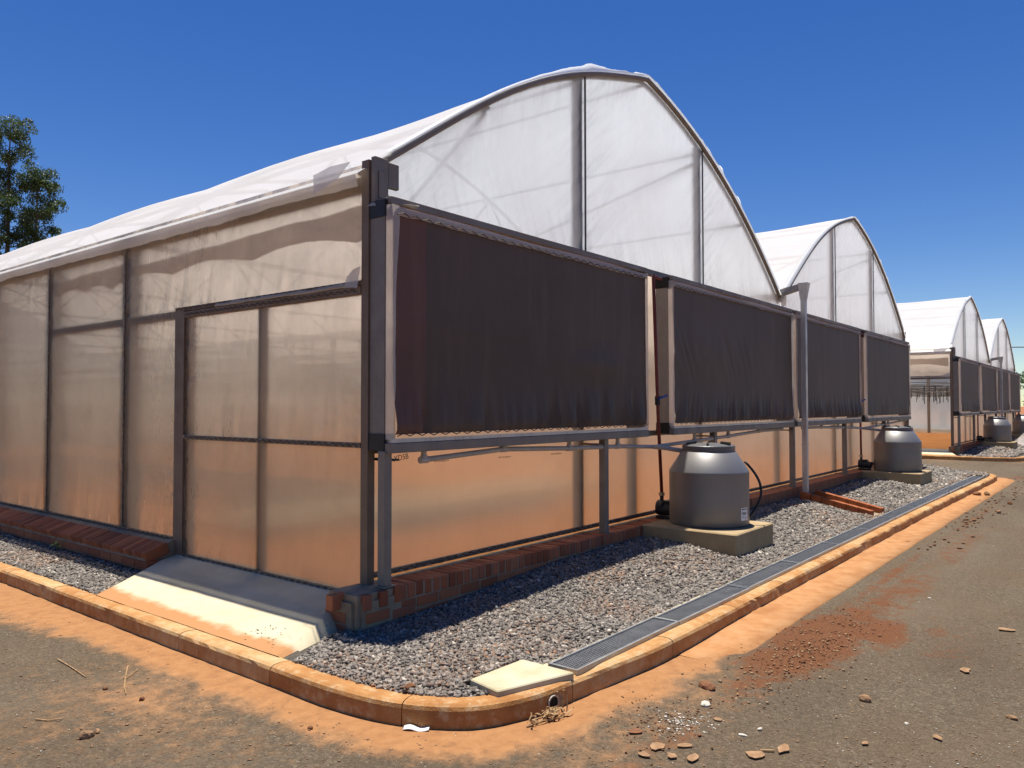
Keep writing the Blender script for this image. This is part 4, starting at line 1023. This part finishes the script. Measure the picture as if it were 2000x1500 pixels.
FL = [(1283, 1462, .042, 'curled dry mud flake with a dark hollow, bottom centre right'), (1258, 1478, .03, 'small mud flake beside the hollow curled one'), (1338, 1460, .03, 'mud flake between the hollow flake and the two rounded ones'), (1353, 1484, .04, 'mud flake at the bottom edge right of the hollow one'),
      (1312, 1480, .026, 'pointed mud flake just right of the hollow one'), (1476, 1478, .048, 'crescent shaped mud flake on the asphalt'), (1530, 1466, .045, 'rounded mud flake at the end of the yellow stub'), (1402, 1408, .024, 'flat mud flake beside the white chips'),
      (1240, 1432, .035, 'red mud flake at the edge of the dust near the bottom'), (1885, 1312, .04, 'broken mud flake on the asphalt at far right'), (1832, 1444, .028, 'orange mud flake at lower right'), (1965, 1232, .05, 'large pale mud flake at the right edge'), (1690, 1455, .018, 'small orange flake low at the right')]
for i, (px, py, r, lab) in enumerate(FL): flake(px, py, r, 60+i, lab, 'red_clod' if 'red' in lab else 'brown_stone')
p0 = Vector(pix(1484, 1465, .008)); p1 = Vector(pix(1512, 1466, .008))
o = obj('cigarette_stub', MB().tube([p0, p0.lerp(p1, .6), p1], .005, 8), M['dry_leaf']); tag(o, 'short yellow stub lying between two mud flakes', 'stub')
# white plastic scrap by the kerb
a = Vector(pix(788, 1421, .012)); b = Vector(pix(838, 1423, .012)); sd = Vector((-(b-a).y, (b-a).x, 0)).normalized()*.016
rows = [[tuple(a.lerp(b, t)+sd*s_+Vector((0, 0, .006*math.sin(t*7)+.004*s_))) for s_ in (-1, -.3, .4, 1)] for t in np.linspace(0, 1, 9)]
me = MB().grid(np.array(rows)).mesh('plastic_scrap', True); o = obj('plastic_scrap', me, M['white_plastic']); md = o.modifiers.new('s', 'SOLIDIFY'); md.thickness = .003
tag(o, 'white plastic strip lying at the foot of the curved kerb', 'litter')
# dry weed at the drain hole
dw = thing('dry_weed', 'clump of dry curled leaves caught at the drain hole in the kerb', 'dry weed', (*pix(1085, 1402)[:2], 0))
rs = np.random.default_rng(5); kd = np.array([.93, -.25])
for k in range(30):
    upr = k in (3, 4, 5); c0 = kd*(rs.uniform(-.20, .10) if not upr else rs.uniform(.02, .07)); a0 = rs.uniform(0, 6.28); ln = rs.uniform(.04, .11); h = rs.uniform(.004, .03) if not upr else rs.uniform(.09, .13)
    base = Vector((c0[0], c0[1]+rs.uniform(-.03, .012), rs.uniform(.004, .03))); rows = []
    for t in np.linspace(0, 1, 7):
        c = base+Vector((math.cos(a0+t*1.2)*ln*t*(.45 if upr else 1), math.sin(a0+t*1.2)*ln*t*.5, h*math.sin(t*1.9)+.006))
        wv = (.011 if k % 3 == 0 else .0055)*math.sin(math.pi*(.10+.88*t))+.0008; s_ = Vector((-math.sin(a0), math.cos(a0), .6*math.sin(k+t*5)))*wv; rows.append([tuple(c-s_), tuple(c+Vector((0, 0, .003))), tuple(c+s_)])
    part('dry_leaf', MB().grid(np.array(rows)), M['dry_leaf'], dw, smooth=True)
for k in range(6):
    a0 = rs.uniform(-.5, .5); c0 = kd*rs.uniform(-.25, -.05); part('stalk', MB().tube([(c0[0], c0[1]-.02, .01), (c0[0]+.08*math.cos(a0), c0[1]-.03+.05*math.sin(a0), .022), (c0[0]+.17*math.cos(a0), c0[1]-.045+.06*math.sin(a0), .012)], .0032, 5), M['dry_leaf'], dw)
# dry twigs
for k, (pts, lab) in enumerate((([(250, 1300), (245, 1322), (243, 1342), (246, 1355)], 'upright looking dry twig on the asphalt at the left'), ([(113, 1287), (140, 1303), (168, 1322)], 'thin pale twig lying slantwise on the asphalt at the far left'), ([(70, 1404), (95, 1407), (122, 1403)], 'thin dry twig above the largest brown stone'))):
    P3 = [pix(x, y, .008) for x, y in pts]; mb = MB().tube(P3, [.004, .0035, .003, .002][:len(P3)], 5)
    if k == 0: mb.tube([pix(245, 1325, .009), pix(262, 1312, .012), pix(270, 1306, .01)], .0025, 5)
    o = obj('dry_twig', mb, M['dry_leaf']); tag(o, lab, 'twig')
# green sprout in front of the left plinth
wd = thing('weed_sprout', 'small green weed sprouting from the gravel against the left brick plinth', 'weed', (-.36, 4.02, .125))
wd.location = (-.345, pix(122, 1080, .15)[1]+.25, .13)
part('stem', MB().tube([(0, 0, 0), (.0, -.02, .06), (-.02, -.05, .11)], .003, 5), M['weed'], wd)
for k in range(9):
    a0 = k*2.4; zc = .05+.008*k; rows = []
    for t in np.linspace(0, 1, 5):
        c = Vector((math.cos(a0)*.07*t-.01, math.sin(a0)*.07*t-.03, zc+.03*t-.05*t*t)); s_ = Vector((-math.sin(a0), math.cos(a0), 0))*(.013*math.sin(math.pi*(.1+.88*t))); rows.append([tuple(c-s_), tuple(c+s_)])
    part('leaf', MB().grid(np.array(rows)), M['weed'], wd)
# scattered crumbs: pebbles, white chips and leaf bits too small and many to count
def crumbs(name, n, fn, mat, smin, smax, label, flat=.6):
    cs = np.array([fn() for _ in range(n)]); s = rng.uniform(smin, smax, n)*rng.uniform(.5, 1, n)
    base = np.array([(1,0,0),(0,1,0),(-1,0,0),(0,-1,0),(0,0,1),(0,0,-1)], float)
    B = base[None]*np.stack([s*rng.uniform(.7, 1.5, n), s, s*flat*rng.uniform(.6, 1.1, n)], 1)[:, None]*(1+rng.uniform(-.3, .3, (n, 6, 1)))
    a = rng.uniform(0, 6.28, n); ca, sa = np.cos(a)[:, None], np.sin(a)[:, None]
    Bx = B[..., 0]*ca-B[..., 1]*sa; By = B[..., 0]*sa+B[..., 1]*ca
    V = np.stack([Bx+cs[:, :1], By+cs[:, 1:2], B[..., 2]+cs[:, 2:3]+(s*flat*.5)[:, None]], -1).reshape(-1, 3)
    q = np.array([(0,1,4),(1,2,4),(2,3,4),(3,0,4),(1,0,5),(2,1,5),(3,2,5),(0,3,5)])
    F = (q[None]+(np.arange(n)*6)[:, None, None]).reshape(-1, 3)
    o = obj(name, nmesh(name, V, F), M[mat]); tag(o, label, 'debris', kind='stuff')
def on_road():
    while True:
        px, py = random.uniform(0, 2000), random.uniform(950, 1500); p = pix(px, py)
        if p[0] < -1.06 or p[1] < -2.05 or (p[1] < -1.3 and p[0] < -.75): return p
def near_patch(cx, cy, rx, ry):
    return lambda: (random.gauss(cx, rx), random.gauss(cy, ry), 0.004)
crumbs('road_pebbles', 1500, on_road, 'brown_stone', .003, .010, 'tiny brown pebbles scattered over the asphalt')
crumbs('pale_chips', 420, on_road, 'white_stone', .002, .007, 'pale chips scattered over the asphalt')
c1 = pix(1340, 1405); crumbs('white_chip_litter', 150, lambda: pix(random.gauss(1330, 35), random.gauss(1412, 12), .003), 'white_stone', .004, .012, 'white chips strewn beside the dust at lower centre right', .4)
crumbs('soil_clods', 260, lambda: pix(random.gauss(1300, 60), random.gauss(1412, 25), .004), 'red_clod', .003, .010, 'crumbled red soil beside the gutter strip')
crumbs('soil_crumbs', 700, lambda: (random.gauss(1.7, .6), random.gauss(-2.62, .14), .008), 'red_clod', .003, .012, 'small clods on the red soil patch beside the gutter strip')
crumbs('leaf_litter', 260, lambda: (random.gauss(1.5, .55), random.gauss(-2.62, .16), .010), 'dry_leaf', .006, .016, 'dry leaf scraps on the red soil patch', .12)
crumbs('far_clods', 160, lambda: (random.uniform(6, 18), random.gauss(-2.55, .14), .006), 'red_clod', .01, .035, 'clods along the far part of the gutter strip')
crumbs('ramp_pebbles', 60, lambda: (random.uniform(-.85, -.3), random.uniform(-.25, .2), .16), 'gravel_bed', .004, .010, 'stray dark pebbles on the edge of the ramp')

# folded sheets behind the far tank
tp = thing('tarpaulin', 'crumpled grey and pink sheet heaped on the gravel behind the farther tank', 'tarpaulin', (31.5, -1.4, .12))
U, Wv = np.meshgrid(np.linspace(-1, 1, 30), np.linspace(-1, 1, 20), indexing='ij')
part('sheet', MB().grid(np.stack([U*1.3, Wv*.6, .02+.45*np.clip(1-U*U, 0, 1)*np.clip(1-Wv*Wv, 0, 1)*(.5+fbm(U*4+9, Wv*4, 3))], -1)), M['tarp'], tp)

# ------------------------------------------------------------------ trees and overhead wire
def leaves(cent, n, lsize, seed, lo=.0):
    """cent: list of (x,y,z,r); n leaves per clump"""
    rs = np.random.default_rng(seed); C = np.array(cent); m = len(C)
    idx = np.repeat(np.arange(m), n); N = len(idx)
    d = rs.normal(0, 1, (N, 3)); d /= np.linalg.norm(d, axis=1)[:, None]; rr = rs.uniform(0, 1, N)**.45
    pos = C[idx, :3]+d*rr[:, None]*C[idx, 3:4]*np.array([1, 1, .75])
    u = rs.normal(0, 1, (N, 3)); u[:, 2] -= .8; u /= np.linalg.norm(u, axis=1)[:, None]; v = np.cross(u, rs.normal(0, 1, (N, 3))); v /= np.linalg.norm(v, axis=1)[:, None]
    L_ = lsize*rs.uniform(.6, 1.3, N)[:, None]; W_ = L_*.36
    V = np.stack([pos-u*L_*.5, pos+v*W_*.5, pos+u*L_*.5, pos-v*W_*.5], 1).reshape(-1, 3)
    F = np.arange(N*4).reshape(-1, 4); tone = np.clip(rs.uniform(0, 1, m)[idx]*.5+rs.uniform(0, 1, N)*.5, 0, 1)
    return V, F, tone
def euc(x, y, h, label, seed, lean=0, w_=1.0):
    rs = np.random.default_rng(seed); T = thing('eucalyptus_tree', label, 'tree', (x, y, 0))
    tr = [(lean*(t**1.5), .15*math.sin(t*4+seed), h*.96*t) for t in np.linspace(0, 1, 12)]
    tk = MB().tube(tr, [max(.02, .24*(1-t*.93)) for t in np.linspace(0, 1, 12)], 8); cent = []
    for k in range(40):
        t = .28+.70*(k/39)**.9; i = t*11; a = np.array(tr[int(i)])*(1-(i % 1))+np.array(tr[min(11, int(i)+1)])*(i % 1)
        env = (1.0-abs(t-.60)/.62)*1.25*w_+.25; ang = k*2.4+rs.uniform(-.5, .5); ln = env*rs.uniform(.55, 1.1)
        tip = a+np.array([math.cos(ang)*ln, math.sin(ang)*ln, ln*rs.uniform(.25, .8)])
        tk.tube([tuple(a), tuple(a*.5+tip*.5+np.array([0, 0, .08])), tuple(tip)], [.055*(1.1-t), .03*(1.1-t)+.008, .008], 5)
        for q in range(4):
            f_ = rs.uniform(.45, 1.08); c = a+(tip-a)*f_+rs.normal(0, .22, 3); cent.append((*c, rs.uniform(.25, .55)))
    cent.append((*tr[-1], .6)); cent.append((tr[-1][0]+.2, tr[-1][1], tr[-1][2]-.4, .8))
    part('trunk', tk, M['bark'], T, smooth=True)
    V, F, tn = leaves(cent, 125, .15, seed); part('crown', nmesh('crown', V, F, False, [('shade', 'FACE', tn)]), M['euc_leaf'], T)
    return T
euc(11.15, 40.8, 17.0, 'tall eucalyptus rising behind the greenhouse roof at the left edge', 3, .2, 1.15)
euc(11.9, 39.6, 14.2, 'shorter eucalyptus stem just right of the tall one', 8, .3, 1.0)
euc(9.4, 40.2, 15.2, 'dark eucalyptus cut off by the left edge of the picture', 12, -.2, 1.3)
def bushy(x, y, h, r, label, seed):
    rs = np.random.default_rng(seed); T = thing('broadleaf_tree', label, 'tree', (x, y, 0)); tk = MB().tube([(0, 0, 0), (.1, 0, h*.35), (.15, .1, h*.6)], [.25, .18, .1], 8); cent = []
    for k in range(60):
        d = rs.normal(0, 1, 3); d /= np.linalg.norm(d); q = rs.uniform(.5, 1); c = np.array([d[0]*r*q, d[1]*r*q, h*.58+d[2]*h*.40*q]); cent.append((*c, rs.uniform(.5, .95)))
        if k % 4 == 0: tk.tube([(.1, 0, h*.35), tuple(c)], [.08, .02], 5)
    part('trunk', tk, M['bark'], T, smooth=True); V, F, tn = leaves(cent, 150, .26, seed); part('crown', nmesh('crown', V, F, False, [('shade', 'FACE', tn)]), M['bush_leaf'], T)
bushy(62, -1.2, 5.3, 3.0, 'leafy green tree seen past the far end of the greenhouses', 4)
bushy(70, -6.5, 6.5, 3.6, 'broad green tree beyond the right edge of the road', 5)
bushy(58, 6, 5.0, 3.0, 'green tree standing behind the farther greenhouse', 6)
mb = MB(); mb.tube([(48, 8, 5.3), (52, 2, 5.15), (57, -6, 5.1), (66, -24, 5.6)], .03, 5)
o = obj('overhead_wire', mb, M['ink']); tag(o, 'thin dark wire crossing the sky beyond the farther greenhouse', 'wire')
